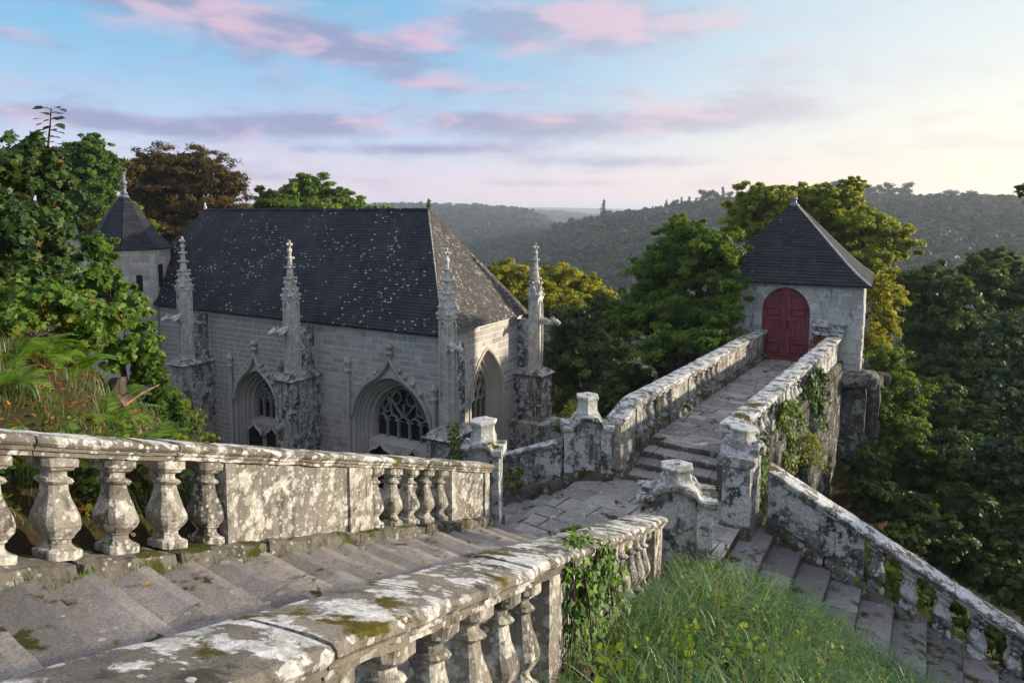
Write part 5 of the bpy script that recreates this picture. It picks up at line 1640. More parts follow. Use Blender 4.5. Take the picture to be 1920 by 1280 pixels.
def trunk_mesh(base_, lobes, r0, rng, fork=.45, twigs=4):
    m = MB()
    cen = Vector(np.mean([c for c, r in lobes], axis=0))
    base_ = Vector(base_)
    fk = base_.lerp(Vector((cen.x, cen.y, cen.z)), fork)
    pts = limb(m, base_, fk, r0, r0 * .7, rng, 7, 0, .06, 8)
    for c, r in lobes:
        c = Vector(c); r = Vector(r)
        lp = limb(m, fk, c, r0 * .52, r0 * .16, rng, 8, .06, .16)
        for k in range(twigs):
            d = Vector(rdir(1, rng, .3)[0])
            e = c + Vector((d.x * r.x, d.y * r.y, d.z * r.z)) * .85
            limb(m, lp[int(rng.integers(4, 8))], e, r0 * .14, r0 * .04, rng, 5, 0, .15, 5)
    return m.mesh('trunk')

def lobe_px(px, py, Y, rx, rz, ry=None):
    c = at(px, py, Y); k = Y / FOC
    return ((c.x, c.y, c.z), (rx * k, (ry or (rx + rz) / 2) * k, rz * k))

def tree(name, label, cat, lobes, n, size, mat, seed, base_=None, r0=.2, shape='kite', group=None, subs=30, fill=.14, tint=(0, .75), droop=.25, bark='bark', fork=.45, sub_r=(.11, .27), rare=.0, twigs=7):
    rng = np.random.default_rng(seed)
    if base_ is None:
        c = np.mean([c for c, r in lobes], axis=0)
        base_ = (c[0], c[1])
    z = gz(*base_) - .15
    root = empty(name, (0, 0, 0), 0, label, cat, group)
    root.location = (base_[0], base_[1], z)
    off = np.array([base_[0], base_[1], z])
    lb = [(np.array(c) - off, r) for c, r in lobes]
    mobj('trunk', trunk_mesh((0, 0, 0), lb, r0, rng, fork, twigs), M[bark], root)
    mobj('crown', crown_mesh(lb, n, size, rng, shape, subs, fill, sub_r, tint, droop, rare), M[mat], root)
    return root

GT = 'trees round the chapel'
# --- left bank
L_ = lobe_px
maple_lobes = [L_(58, 300, 9.0, 52, 46), L_(8, 320, 8.6, 62, 66), L_(92, 352, 9.6, 36, 50), L_(60, 420, 9.0, 64, 68), L_(0, 440, 8.2, 72, 82), L_(106, 425, 9.4, 32, 46), L_(45, 520, 8.6, 80, 50), L_(110, 505, 9.2, 45, 42)]
mt = tree('maple_tree', 'dark broad-leaved maple at the left edge with a leafy shoot above', 'tree', maple_lobes, 17000, .080, 'maple', 101, (-7.2, 9.6), .13, 'maple', GT, 26, .10, (0, .80), .35, rare=.03, sub_r=(.12, .30))
# the thin shoot that stands above the crown
rng = np.random.default_rng(5)
sh = MB(); tip = at(96, 203, 9.0) - mt.location; foot = at(88, 300, 9.0) - mt.location
spts = limb(sh, foot, tip, .018, .006, rng, 9, 0, .03, 5)
mobj('shoot', sh.mesh('shoot'), M['bark'], mt)
P = []; Nn = []; AX = []
for i, p in enumerate(spts[2:]):
    for s in (-1, 1):
        for q in range(2):
            P.append(p + Vector((s * (.05 + .06 * q), rng.uniform(-.05, .05), rng.uniform(-.02, .02)))); Nn.append((0, -.35, .9)); AX.append((s, rng.uniform(-.5, .5), .1))
mobj('shoot_leaf', leaf_mesh('shoot_leaf', np.array(P), np.array(Nn) + rng.normal(size=(len(P), 3)) * .2, rng.uniform(.09, .15, len(P)), rng.uniform(0, .5, len(P)), 'oval', rng, .1, .1, np.array(AX)), M['maple'], mt)

def shrub(name, label, lobes, n, size, mat, seed, base_, r0=.04, shape='kite', cat='shrub', group='shrubs and climbers', **kw):
    return tree(name, label, cat, lobes, n, size, mat, seed, base_, r0, shape, group, **kw)
shrub('hazel_shrub', 'sunny yellow-green shrub in front of the turret at the bank edge', [L_(190, 530, 9.8, 44, 45), L_(240, 585, 9.8, 44, 48), L_(180, 610, 9.0, 60, 48), L_(268, 650, 9.6, 34, 42), L_(185, 470, 10.2, 34, 34), L_(225, 660, 9.2, 40, 40)], 12500, .075, 'shrub', 111, (-5.2, 9.2), .05, 'oval', subs=26, rare=.03, tint=(.15, .88))
shrub('bramble_shrub', 'tangled bramble with yellow and rusty leaves below the maple', [L_(50, 560, 7.9, 75, 45), L_(130, 580, 8.2, 70, 42), L_(10, 600, 7.4, 60, 35), L_(160, 630, 8.4, 50, 28)], 7500, .075, 'shrub', 112, (-5.6, 7.9), .03, 'maple', subs=22, rare=.10, tint=(.05, .92))
shrub('holly_shrub', 'dark green shrub at the right end of the sunny bank', [L_(275, 695, 9.4, 36, 42), L_(302, 755, 9.2, 45, 45), L_(330, 800, 9.4, 35, 35), L_(285, 810, 8.6, 30, 30)], 6500, .07, 'green', 113, (-4.5, 9.0), .03, 'oval', subs=20, fill=.2)
shrub('wild_shrub', 'small pale weed bush above the middle of the long balustrade', [L_(350, 790, 9.8, 32, 40), L_(385, 820, 9.6, 26, 25)], 1700, .05, 'lime', 114, (-4.4, 9.7), .015, 'lance', subs=16, fill=.02)
# --- behind the chapel, left
tree('oak_tree', 'dark green oak rising between the maple and the copper beech', 'tree', [L_(165, 300, 40, 50, 42), L_(205, 330, 41, 34, 42), L_(150, 370, 40, 60, 50), L_(110, 320, 41, 45, 45), L_(195, 390, 41, 40, 40), L_(175, 275, 41, 30, 25)], 24000, .24, 'green', 121, (-24.5, 40.5), .4, 'kite', GT, 30, .2, (0, .7))
tree('elder_tree', 'bright yellow-green small tree behind the turret roof', 'tree', [L_(210, 420, 37.5, 40, 45), L_(262, 440, 39, 30, 45), L_(190, 460, 37.5, 50, 40), L_(245, 400, 39, 25, 25)], 9000, .24, 'lime', 122, (-21.5, 38), .2, 'kite', GT, 24, .18)
tree('copper_beech', 'broad rusty brown copper beech behind the chapel ridge', 'tree', [L_(290, 320, 48, 65, 50), L_(360, 315, 49, 70, 45), L_(425, 345, 48, 50, 45), L_(310, 390, 48, 75, 50), L_(400, 400, 47, 75, 45), L_(255, 350, 47, 35, 50), L_(340, 440, 46, 80, 40), L_(345, 360, 48.5, 70, 45)], 56000, .24, 'copper', 123, (-22.0, 48), .55, 'lance', GT, 40, .25, (0, .95), .1)
tree('ash_tree', 'round green tree just behind the left part of the chapel ridge', 'tree', [L_(585, 360, 52, 50, 35), L_(540, 375, 51, 40, 30), L_(640, 380, 52, 40, 28), L_(500, 380, 51, 35, 28), L_(675, 395, 53, 30, 15), L_(590, 410, 51, 110, 40)], 34000, .24, 'green', 124, (-15.5, 52), .4, 'kite', GT, 30, .22, (.2, 1.0))
tree('ash_tree', 'low treetop showing over the middle of the chapel ridge', 'tree', [L_(720, 400, 56, 30, 12), L_(755, 402, 58, 25, 10), L_(690, 405, 56, 40, 14)], 4500, .30, 'lime', 125, (-10.0, 57), .3, 'kite', GT, 20, .22)
# --- between chapel and gatehouse
tree('golden_tree', 'sunlit golden tree right of the chapel end, before the misty valley', 'tree', [L_(960, 530, 44, 45, 40), L_(1040, 525, 45, 45, 35), L_(1100, 540, 46, 45, 28), L_(1000, 570, 44, 60, 40), L_(1070, 580, 44, 60, 40), L_(930, 520, 44, 25, 28), L_(1130, 560, 46, 25, 25)], 44000, .20, 'gold', 131, (2.5, 45), .35, 'kite', GT, 34, .2, (0, .9))
tree('chestnut_tree', 'large bushy green tree hiding the left side of the gatehouse', 'tree', [L_(1290, 500, 25, 80, 70), L_(1230, 520, 25.5, 60, 60), L_(1345, 470, 23.6, 55, 50), L_(1280, 440, 25.5, 50, 40), L_(1362, 545, 23.0, 42, 60), L_(1200, 590, 25, 70, 55), L_(1290, 590, 24, 80, 60), L_(1352, 600, 22.5, 42, 50), L_(1235, 650, 22.5, 60, 40), L_(1320, 640, 21.5, 50, 30)], 82000, .155, 'green', 132, (5.6, 25), .35, 'lance', GT, 34, .2, (.05, 1.0), .5)
tree('hornbeam_tree', 'dark green tree filling the hollow right of the chapel', 'tree', [L_(1080, 620, 37, 70, 50), L_(1150, 600, 37, 60, 60), L_(1060, 690, 36, 60, 60), L_(1130, 680, 35, 65, 60), L_(1180, 720, 25, 50, 45), L_(1080, 760, 35, 60, 60), L_(1150, 770, 23.5, 50, 45), L_(1110, 810, 24, 60, 40)], 52000, .19, 'dark', 133, (4.6, 35.5), .3, 'kite', GT, 30, .25, (0, .9))
tree('elm_tree', 'tall yellow-green tree spreading behind the gatehouse roof', 'tree', [L_(1430, 375, 37, 55, 38), L_(1500, 370, 38, 50, 28), L_(1560, 380, 37, 50, 35), L_(1620, 420, 36, 60, 40), L_(1670, 460, 35, 50, 40), L_(1560, 440, 38, 80, 50), L_(1440, 430, 38, 60, 50), L_(1390, 410, 38, 40, 40), L_(1640, 500, 34, 50, 40), L_(1600, 350, 38, 25, 18)], 82000, .185, 'lime', 134, (17.5, 37), .45, 'kite', GT, 34, .18, (.15, 1.0))
tree('acacia_tree', 'bright yellow drooping branch of foliage against the gatehouse corner', 'tree', [L_(1645, 540, 26, 32, 35), L_(1660, 600, 26, 32, 40), L_(1640, 640, 25, 30, 35), L_(1670, 560, 27, 30, 30)], 10000, .16, 'gold', 135, (14.4, 26), .12, 'lance', GT, 26, .12, (.1, .8), .7)
# --- right of the gatehouse
tree('sycamore_tree', 'dark dense tree filling the right edge beyond the gatehouse', 'tree', [L_(1760, 540, 31, 60, 50), L_(1850, 530, 32, 60, 55), L_(1920, 560, 32, 60, 60), L_(1800, 620, 30, 80, 60), L_(1730, 600, 31, 50, 60), L_(1890, 640, 30, 70, 60), L_(1860, 490, 33, 45, 28), L_(1960, 520, 33, 50, 40), L_(1750, 690, 30, 60, 55), L_(1830, 710, 29, 70, 60), L_(1920, 730, 28, 60, 60), L_(1710, 540, 31, 40, 35)], 78000, .195, 'dark', 141, (21.0, 31), .45, 'kite', GT, 34, .28, (.1, 1.0))
tree('laurel_tree', 'bluish glossy tree at the far right, nearest of the dark trees', 'tree', [L_(1890, 620, 19, 55, 40), L_(1930, 680, 19, 60, 50), L_(1880, 730, 18.5, 60, 40), L_(1930, 780, 18, 60, 45), L_(1870, 850, 18, 60, 50), L_(1940, 880, 17.5, 60, 50), ((16.5, 13.5, -4.6), (2.6, 2.6, 2.4)), ((18.5, 10.2, -4.6), (2.8, 2.8, 2.5)), ((15.2, 9.8, -6.2), (2.4, 2.4, 2.2)), ((18.0, 7.0, -5.2), (2.4, 2.4, 2.2))], 34000, .15, 'blue', 142, (14.0, 19), .2, 'oval', GT, 28, .25, (0, .9))  # final crown lobes lie out of view, added to shade bridge, landing and stairs
shrub('hanging_shrub', 'wispy green shrub hanging on the slope right of the gatehouse', [L_(1660, 680, 24, 45, 45), L_(1690, 740, 23, 50, 50), L_(1650, 770, 22.5, 40, 50), L_(1700, 820, 22, 50, 45), L_(1650, 850, 22, 35, 40)], 20000, .13, 'green', 143, (13.0, 23.5), .08, 'lance', subs=30, fill=.2, tint=(.1, .9), droop=.6)
shrub('undergrowth_shrub', 'deep green undergrowth in the dark hollow below the right-hand trees', [L_(1760, 760, 26, 70, 60), L_(1850, 800, 24, 80, 60), L_(1780, 860, 22, 80, 60), L_(1880, 900, 20, 80, 70), L_(1800, 960, 19, 80, 60), L_(1900, 1010, 17, 80, 60), L_(1720, 900, 22, 60, 60), L_(1940, 860, 20, 60, 80), L_(1860, 1080, 16, 60, 50), L_(1930, 1120, 15, 60, 60), L_(1800, 1050, 17, 60, 50)], 52000, .155, 'dark', 144, (14.5, 21.5), .1, 'kite', subs=34, fill=.35, tint=(0, .8))
shrub('verge_shrub', 'low green bush just behind the sloping balustrade at bottom right', [L_(1770, 1125, 11.8, 50, 32), L_(1850, 1185, 11.2, 55, 40), L_(1920, 1245, 10.6, 55, 40), L_(1700, 1075, 12.3, 40, 24), L_(1980, 1260, 10.4, 60, 60)], 12000, .075, 'green', 149, (8.6, 11.4), .03, 'oval', subs=26, fill=.3, tint=(0, .7))
shrub('slope_shrub', 'dark bushes on the steep slope below the rock cliff', [L_(1640, 930, 19, 50, 50), L_(1700, 960, 18, 60, 50), L_(1620, 880, 20, 45, 45), L_(1760, 1000, 16.5, 60, 50), L_(1690, 1010, 16, 45, 30)], 14000, .13, 'dark', 148, (10.2, 18.2), .06, 'kite', subs=30, fill=.3, tint=(0, .8))
tree('leaning_tree', 'branch tip poking in at the right edge against the sky', 'tree', [L_(1985, 330, 16, 75, 40), L_(1950, 360, 16, 42, 30), L_(2060, 300, 16, 90, 60)], 3200, .12, 'dark', 145, (16.5, 17.5), .16, 'oval', GT, 20, .05, (0, .7))
shrub('fern_bush', 'young bright green shoots beside the niche pier', [L_(1062, 785, 15.6, 18, 28), L_(1075, 765, 15.8, 12, 16)], 500, .085, 'lime', 146, (1.3, 15.6), .012, 'lance', subs=12, fill=0, tint=(.3, .9))
shrub('young_shrub', 'small leafy sapling standing by the chapel corner left of the square pier', [L_(852, 815, 17.5, 14, 30), L_(862, 840, 17.2, 16, 22)], 900, .08, 'green', 147, (-1.45, 17.4), .015, 'kite', subs=14, fill=0, tint=(.2, .9))

# --- ivy and creepers
def creeper(name, label, pts, n, size, mat, seed, spread, hang=.3, shape='ivy', nrm=(0.6, -.6, .3)):
    """leaves along hanging stems; pts = start points of the stems"""
    rng = np.random.default_rng(seed)
    root = empty(name, pts[0], 0, label, 'creeper', 'shrubs and climbers')
    o = Vector(pts[0]); stem = MB(); P = []
    per = max(4, n // (len(pts) * 5))
    for p in pts:
        p = Vector(p) - o
        for k in range(5):
            e = p + Vector((rng.uniform(-spread, spread), rng.uniform(-spread, spread), -hang * rng.uniform(.3, 1.1)))
            path = limb(stem, p, e, .008, .003, rng, 6, -.05, .2, 4)
            for q in range(per):
                f = rng.uniform(0, 1) * 6; i = min(5, int(f))
                v = path[i].lerp(path[i + 1], f - i)
                P.append(v + Vector(rng.normal(size=3) * .05))
    mobj('stem', stem.mesh('stem'), M['bark'], root)
    P = np.array([tuple(v) for v in P])
    Nn = np.array(nrm)[None, :] + rng.normal(size=P.shape) * .35
    mobj('foliage', leaf_mesh('foliage', P, Nn, rng.uniform(.6, 1.2, len(P)) * size, rng.uniform(0, 1, len(P)), shape, rng, .8, .1), M[mat], root)
    return root
def rail_pt(P0, d, t, off, z0, slope, dz): 
    nn = Vector((d.y, -d.x)); p = P0 + d * t + nn * off
    return (p.x, p.y, z0 + slope * t + dz)
creeper('ivy', 'glossy ivy hanging over the outer face of the nearest balustrade', [rail_pt(PR, dR, t * K, .20 + .05 * (i % 2), ZR, SR, -.02 - .12 * (i % 3)) for i, t in enumerate((-4.75, -4.55, -4.4, -4.2, -4.0, -3.8, -3.6, -4.6, -4.3, -3.95))], 1100, .062, 'ivy', 151, .16, .75, nrm=(.9, -.35, .25))
creeper('ivy', 'ivy spilling over the coping of the nearest balustrade above the hanging ivy', [rail_pt(PR, dR, t * K, .12, ZR, SR, .03) for t in (-4.5, -4.35, -4.2)], 120, .055, 'ivy', 152, .14, .05, nrm=(.2, -.2, 1))
ivp = lambda s, off, z: (BR.x + a2.x * s + b2.x * off, BR.y + a2.y * s + b2.y * off, z)
creeper('ivy', 'thick green ivy on the outer wall of the bridge by the tall pier', [ivp(s, .50, z) for s, z in ((-.2, -4.5), (.1, -4.4), (.4, -4.7), (.7, -4.6), (0.2, -5.1), (.6, -5.3), (.9, -5.0), (0, -5.6), (.5, -5.9))], 1900, .085, 'ivy', 153, .25, .9, nrm=(.8, -.5, .3))
creeper('ivy', 'yellowish climber covering the outer side of the bridge parapet midway', [ivp(s, .48, z) for s, z in ((2.2, -4.2), (2.6, -4.3), (3.0, -4.4), (3.4, -4.5), (2.8, -5.0), (3.3, -5.2), (3.8, -4.9), (2.4, -5.4))], 1700, .09, 'shrub', 154, .35, .9, nrm=(.8, -.5, .3))
creeper('ivy', 'dense green creeper at the end of the bridge parapet by the gatehouse wall', [ivp(s, .52, z) for s, z in ((5.2, -4.2), (5.6, -4.2), (6.0, -4.2), (6.3, -4.3), (5.8, -4.7), (6.2, -4.9), (5.4, -5.0))], 1500, .10, 'ivy', 155, .3, .9, nrm=(.8, -.5, .3))
creeper('creeper', 'rust-red creeper on the gatehouse wall foot', [(D1.x + gG.x * u - nG.x * .12, D1.y + gG.y * u - nG.y * .12, z) for u, z in ((1.75, -3.95), (1.9, -4.2), (2.05, -4.5), (1.85, -4.7))], 420, .09, 'rust', 156, .18, .45, nrm=(-.2, -.9, .2))
creeper('creeper', 'mossy green fronds jutting from the rock below the bridge parapet', [ivp(s, .75, z) for s, z in ((4.0, -5.4), (4.4, -5.5), (4.2, -5.8), (4.7, -5.7), (4.5, -6.1))], 700, .12, 'lime', 157, .5, .35, 'lance', (.3, -.2, .9))
creeper('creeper', 'wild plant growing up the balusters left of the niche pier', [(P4.x - bV.x * t - .05, P4.y - bV.y * t - .25, -5.0 - .4 * t) for t in (1.0, 1.2, 1.4)], 200, .06, 'lime', 158, .15, .4)

# --- ferns
FR = []
def frond_mesh(seed):
    r_ = random.Random(seed); m = MB()
    L0 = r_.uniform(.85, 1.0); n = 17; sp = []
    for i in range(n + 1):
        f = i / n
        sp.append(Vector((f * L0 * (1 - .12 * f), r_.uniform(-.004, .004), .55 * f * L0 - .62 * f * f * L0)))
    for i in range(2, n):
        f = i / n
        w_ = .26 * math.sin(math.pi * min(1, f * .92 + .08)) ** .8 * (1 - f * .35)
        for s in (-1, 1):
            t = (sp[min(i + 1, n)] - sp[i - 1]).normalized()
            a = sp[i]; tip = a + Vector((.35 * w_, s * w_, -.16 * w_)) + Vector((0, 0, r_.uniform(-.01, .01)))
            h = L0 / n * .52
            m.add([a - t * h * .6, a.lerp(tip, .4) - t * h * .75, tip, a.lerp(tip, .4) + t * h * .75, a + t * h * .6], [(0, 1, 2, 3, 4) if s > 0 else (4, 3, 2, 1, 0)], r_.uniform(0, 1))
    b0 = len(m.f)
    m.tube(sp, [.006 * (1 - .8 * i / n) for i in range(n + 1)], 4)
    m.t += [.9] * (len(m.f) - b0)
    me = m.mesh('frond'); me.materials.append(M['fern'])
    return me
FR = [frond_mesh(i) for i in range(4)]
def fern(x, y, s, label, seed, n=10, tilt=0.0):
    r_ = random.Random(seed)
    f = empty('fern', (x, y, gz(x, y) - .03), r_.uniform(0, 6), label, 'fern', 'ferns on the banks')
    for k in range(n):
        o = bpy.data.objects.new('frond', FR[r_.randrange(4)])
        o.rotation_euler = (r_.uniform(-.25, .25), r_.uniform(-.55, .05), 2 * math.pi * (k + r_.uniform(-.3, .3)) / n)
        sc_ = s * r_.uniform(.75, 1.1); o.scale = (sc_, sc_, sc_)
        link(o, f)
def bank_xy(px, Y): return ((px - CXP) / FOC * Y, Y)
for i, (px, Y, s, lab) in enumerate([
        (20, 7.0, .62, 'large bright fern at the left edge of the bank'), (75, 7.6, .55, 'bright fern in the middle of the fern clump on the bank top'), (120, 7.7, .60, 'arching fern at the right of the bank-top clump'),
        (-10, 6.3, .5, 'fern cut by the left edge just above the balustrade'), (185, 6.9, .50, 'upright fern beside the fallen branch, upper one'), (205, 6.4, .55, 'bushy fern directly above the coping beside the fallen branch'),
        (268, 7.1, .50, 'fern right of the fallen branch'), (290, 6.8, .42, 'small fern at the right end of the bank near the coping'), (215, 8.2, .42, 'yellowish fern below the hazel shrub')]):
    x, y = bank_xy(px, Y)
    fern(x, y, s * 1.18, lab, 40 + i, 12)
for i, (x, y, s, lab) in enumerate([(1.50, 6.15, .46, 'fern in the foreground grass at the bottom centre'), (1.80, 6.55, .40, 'smaller fern in the foreground grass right of the first'), (7.0, 14.0, .6, 'fern on the slope below the gatehouse rocks')]):
    fern(x, y, s, lab, 60 + i, 9)

# fallen branch on the bank
lb = empty('fallen_branch', (0, 0, 0), 0, 'peeled orange-brown fallen branch lying down the left bank', 'branch')
pts = []
for px, Y in ((178, 8.4), (195, 8.0), (215, 7.6), (232, 7.2), (250, 6.7), (264, 6.3)):
    x, y = bank_xy(px, Y); pts.append((x, y, gz(x, y) + .06))
mobj('stem', MB().tube(pts, [.030, .045, .05, .05, .045, .04], 7).mesh('stem'), M['log'], lb)
mobj('twig', MB().tube([pts[2], (pts[2][0] + .12, pts[2][1] + .2, pts[2][2] + .10), (pts[2][0] + .16, pts[2][1] + .5, pts[2][2] + .12)], [.02, .014, .006], 5).mesh('twig'), M['log'], lb)
stump = empty('tree_stump', (0, 0, 0), 0, 'small dark rotten stump at the top of the fallen branch', 'stump')
x, y = bank_xy(205, 7.9)
mobj('wood', rough_box('wood', -.10, .10, -.10, .10, -.1, .28, .05, .05, 3.3, 0, 6, .03), M['bark'], stump, (x, y, gz(x, y)))

# --- grass
def blades(name, pts, lens, width, mat, rng, tint=(0, .85), lean=.6, dry=.05):
    N = len(pts)
    d = unit(np.concatenate([rng.normal(size=(N, 2)) * .7 + (pts[:, 3:5] if pts.shape[1] > 3 else 0), np.zeros((N, 1))], 1))
    tt = pts[:, 5] if pts.shape[1] > 3 else rng.uniform(0, 1, N)
    pts = pts[:, :3]
    side = np.stack([-d[:, 1], d[:, 0], np.zeros(N)], 1)
    L0 = (rng.uniform(*lens, N) * (.7 + .6 * tt))[:, None]; ln = (rng.uniform(.15, 1.0, N) * lean)[:, None]
    w_ = (width * rng.uniform(.7, 1.3, N))[:, None]
    up_ = np.array([0, 0, 1.0])[None]
    V = []
    for f, wf in ((0, 1), (.4, .9), (.75, .6)):
        c = pts + up_ * L0 * (f - .45 * ln * f * f) + d * L0 * ln * f ** 1.8
        V.append(c - side * w_ * wf / 2); V.append(c + side * w_ * wf / 2)
    tipc = pts + up_ * L0 * (1 - .62 * ln) + d * L0 * ln * 1.15
    V.append(tipc)
    P = np.stack(V, 1)
    me = bpy.data.meshes.new(name)
    me.vertices.add(N * 7); me.vertices.foreach_set('co', P.astype(np.float32).ravel())
    lo = np.array([0, 1, 3, 2, 2, 3, 5, 4, 4, 5, 6]); b = (np.arange(N) * 7)[:, None]
    me.loops.add(N * 11); me.loops.foreach_set('vertex_index', (b + lo[None]).astype(np.int32).ravel())
    st_ = (np.arange(N) * 11)[:, None] + np.array([0, 4, 8])[None]
    me.polygons.add(N * 3); me.polygons.foreach_set('loop_start', st_.astype(np.int32).ravel()); me.polygons.foreach_set('loop_total', np.tile([4, 4, 3], N).astype(np.int32))
    t = tint[0] + (tint[1] - tint[0]) * (.5 * rng.uniform(0, 1, N) + .5 * tt)
    t = np.where(rng.uniform(0, 1, N) < dry, 1.0, t)
    a = me.attributes.new('tint', 'FLOAT', 'FACE'); a.data.foreach_set('value', np.repeat(t, 3).astype(np.float32))
    me.update(calc_edges=True)
    return mobj(name, me, M[mat])

def tuft_points(n, box, keep, rng, per=14, spread=.07):
    c = np.stack([rng.uniform(box[0], box[1], n // per), rng.uniform(box[2], box[3], n // per)], 1)
    off = rng.normal(size=(n // per * per, 2)) * spread
    p = np.repeat(c, per, 0) + off
    tr = np.repeat(rng.uniform(0, 1, len(c)), per)
    kk = keep(p[:, 0], p[:, 1])
    p, off, tr = p[kk], off[kk] / spread, tr[kk]
    z = ground_h(p[:, 0], p[:, 1])
    return np.column_stack([p, z - .01, off, tr])
rng = np.random.default_rng(77)
def keep_right(x, y):
    off = (x - PR.x) * dR.y - (y - PR.y) * dR.x
    al = x * aV.x + y * aV.y; be = x * bV.x - y * -bV.y
    be = x * bV.x + y * bV.y
    pr = np.hypot(x - 2.47, y - 10.08) > .45
    return (off > .26) & ((al < 10.28 + 0.14 * np.sin(be * 5) + .08 * np.sin(be * 13 + 1)) & pr) & ~((be < -2.45) & (al > 10.0))
gp = tuft_points(38000, (0.2, 9.5, 3.2, 10.6), keep_right, rng, 48, .085)
gp[:, 2] += .10 * np.sin(gp[:, 0] * 3.1) * np.sin(gp[:, 1] * 2.7) - .04
tag(blades('meadow_grass', gp, (.28, .66), .012, 'grass', rng, (0, 1.0), 1.35, .03), 'long arching green grass on the bank below the nearest balustrade', 'grass', kind='stuff')
gp = tuft_points(3600, (0.2, 9.5, 3.2, 10.6), keep_right, rng, 5, .12)
tag(blades('seeding_grass', gp, (.30, .58), .005, 'drygrass', rng, (0, 1), .45), 'pale seeding grass stalks among the green bank', 'grass', kind='stuff')
def keep_left(x, y):
    off = (x - PL.x) * dL.y - (y - PL.y) * dL.x
    return (off < -.55) & (off > -5.5)
gp = tuft_points(7000, (-7.5, -1.2, 4.2, 10.5), keep_left, rng, 18, .06)
tag(blades('bank_grass', gp, (.10, .30), .007, 'grass', rng, (.3, 1.0), .8, .2), 'short grass tufts on the sunny left bank', 'grass', kind='stuff')
gp = tuft_points(4500, (-7.5, -2.8, 4.4, 8.5), keep_left, rng, 9, .10)
tag(blades('dry_stalks', gp, (.08, .26), .004, 'drygrass', rng, (0, 1), 1.1), 'dry straw-coloured stalks on the left bank', 'grass', kind='stuff')
def keep_rr(x, y):
    al = x * aV.x + y * aV.y; be = x * bV.x + y * bV.y
    return (al > 12.5) & (al < 14.2) & (be > -1.2) & (be < 4)
gp = tuft_points(5000, (4.5, 10, 8, 14), keep_rr, rng, 14, .06)
tag(blades('slope_grass', gp, (.18, .40), .008, 'grass', rng, (.2, 1.0), .7, .15), 'tufted grass behind the sloping right-hand coping', 'grass', kind='stuff')

# broad-leaved weeds
def weeds(name, label, pts, size, mat, seed, shape='oval', h=.18, n=14):
    rng = np.random.default_rng(seed)
    P = []; 
    for x, y in pts:
        z = gz(x, y)
        for k in range(n): P.append((x + rng.normal() * .08, y + rng.normal() * .08, z + rng.uniform(.02, h)))
    P = np.array(P)
    return tag(mobj(name, leaf_mesh(name, P, np.array([0, -.3, .8])[None] + rng.normal(size=P.shape) * .5, rng.uniform(.5, 1.2, len(P)) * size, rng.uniform(0, 1, len(P)), shape, rng, .1), M[mat]), label, 'weeds', kind='stuff')
r_ = random.Random(3)
kp = [(r_.uniform(.4, 6), r_.uniform(3.6, 9.8)) for _ in range(620)]
kp = [q for q in kp if keep_right(np.array([q[0]]), np.array([q[1]]))[0]]
weeds('ground_weeds', 'broad green weed leaves scattered through the bank grass', kp, .07, 'green', 201, 'oval', .30, 16)
kl = []
for _ in range(170):
    t = r_.uniform(-9, -.3); o = r_.uniform(-1.3, -.62)
    p = PL + dL * t + Vector((dL.y, -dL.x)) * o
    kl.append((p.x, p.y))
weeds('verge_weeds', 'lush green weeds behind the balusters of the long balustrade', kl, .075, 'green', 202, 'oval', .34, 30)
kr = []
for _ in range(420):
    be = r_.uniform(-2.2, 7.0); al = r_.uniform(12.55, 15.0)
    kr.append((aV.x * al + bV.x * be, aV.y * al + bV.y * be))
weeds('slope_weeds', 'green weeds behind the balusters of the lower right balustrade', kr, .13, 'green', 203, 'oval', .45, 18)
# rusty fallen leaves
lp = []
for _ in range(700):
    x, y = bank_xy(r_.uniform(-20, 300), r_.uniform(5.4, 8.6)); lp.append((x, y, gz(x, y) + r_.uniform(.02, .07)))
lp = np.array(lp)
tag(mobj('leaf_litter', leaf_mesh('leaf_litter', lp, np.array([0, 0, 1])[None] + rng.normal(size=lp.shape) * .4, rng.uniform(.03, .075, len(lp)), rng.uniform(0, 1, len(lp)), 'oval', rng, 0), M['rust']), 'rust-brown fallen leaves strewn over the left bank', 'leaves', kind='stuff')
lp = []
for _ in range(34):
    k = r_.randrange(2, 18); f = r_.uniform(.03, .5)
    p = PL + dL * (.22 - TR * k - r_.uniform(.05, .35)) + nose * (f * 2.4 + .12)
    lp.append((p.x, p.y, Z_LAND + RI * (k + 1) + .012))
lp = np.array(lp)
tag(mobj('stray_leaves', leaf_mesh('stray_leaves', lp, np.array([0, 0, 1])[None] + rng.normal(size=lp.shape) * .3, rng.uniform(.025, .06, len(lp)), rng.uniform(0, 1, len(lp)), 'oval', rng, 0), M['rust']), 'a few dry leaves lying on the main steps', 'leaves', kind='stuff')
mp = []
for _ in range(900):
    t = r_.uniform(-9.2, .1) if r_.random() < .75 else r_.choice([r_.gauss(c, .08) for c in (-8.4, -7.1, -6.3, -5.2, -4.1, -3.0, -2.2, -1.0)])
    p = PL + dL * t + Vector((dL.y, -dL.x)) * (r_.uniform(.015, .07))
    k = math.floor((.22 - t) / TR); mp.append((p.x, p.y, Z_LAND + RI * (k + 1) - .01, r_.gauss(0, 1), r_.gauss(0, 1), r_.random()))
tag(blades('wall_foot_weeds', np.array(mp), (.02, .075), .006, 'fern', rng, (0, .8), .9, .2), 'tiny weeds and moss along the wall foot of the main steps', 'weeds', kind='stuff')
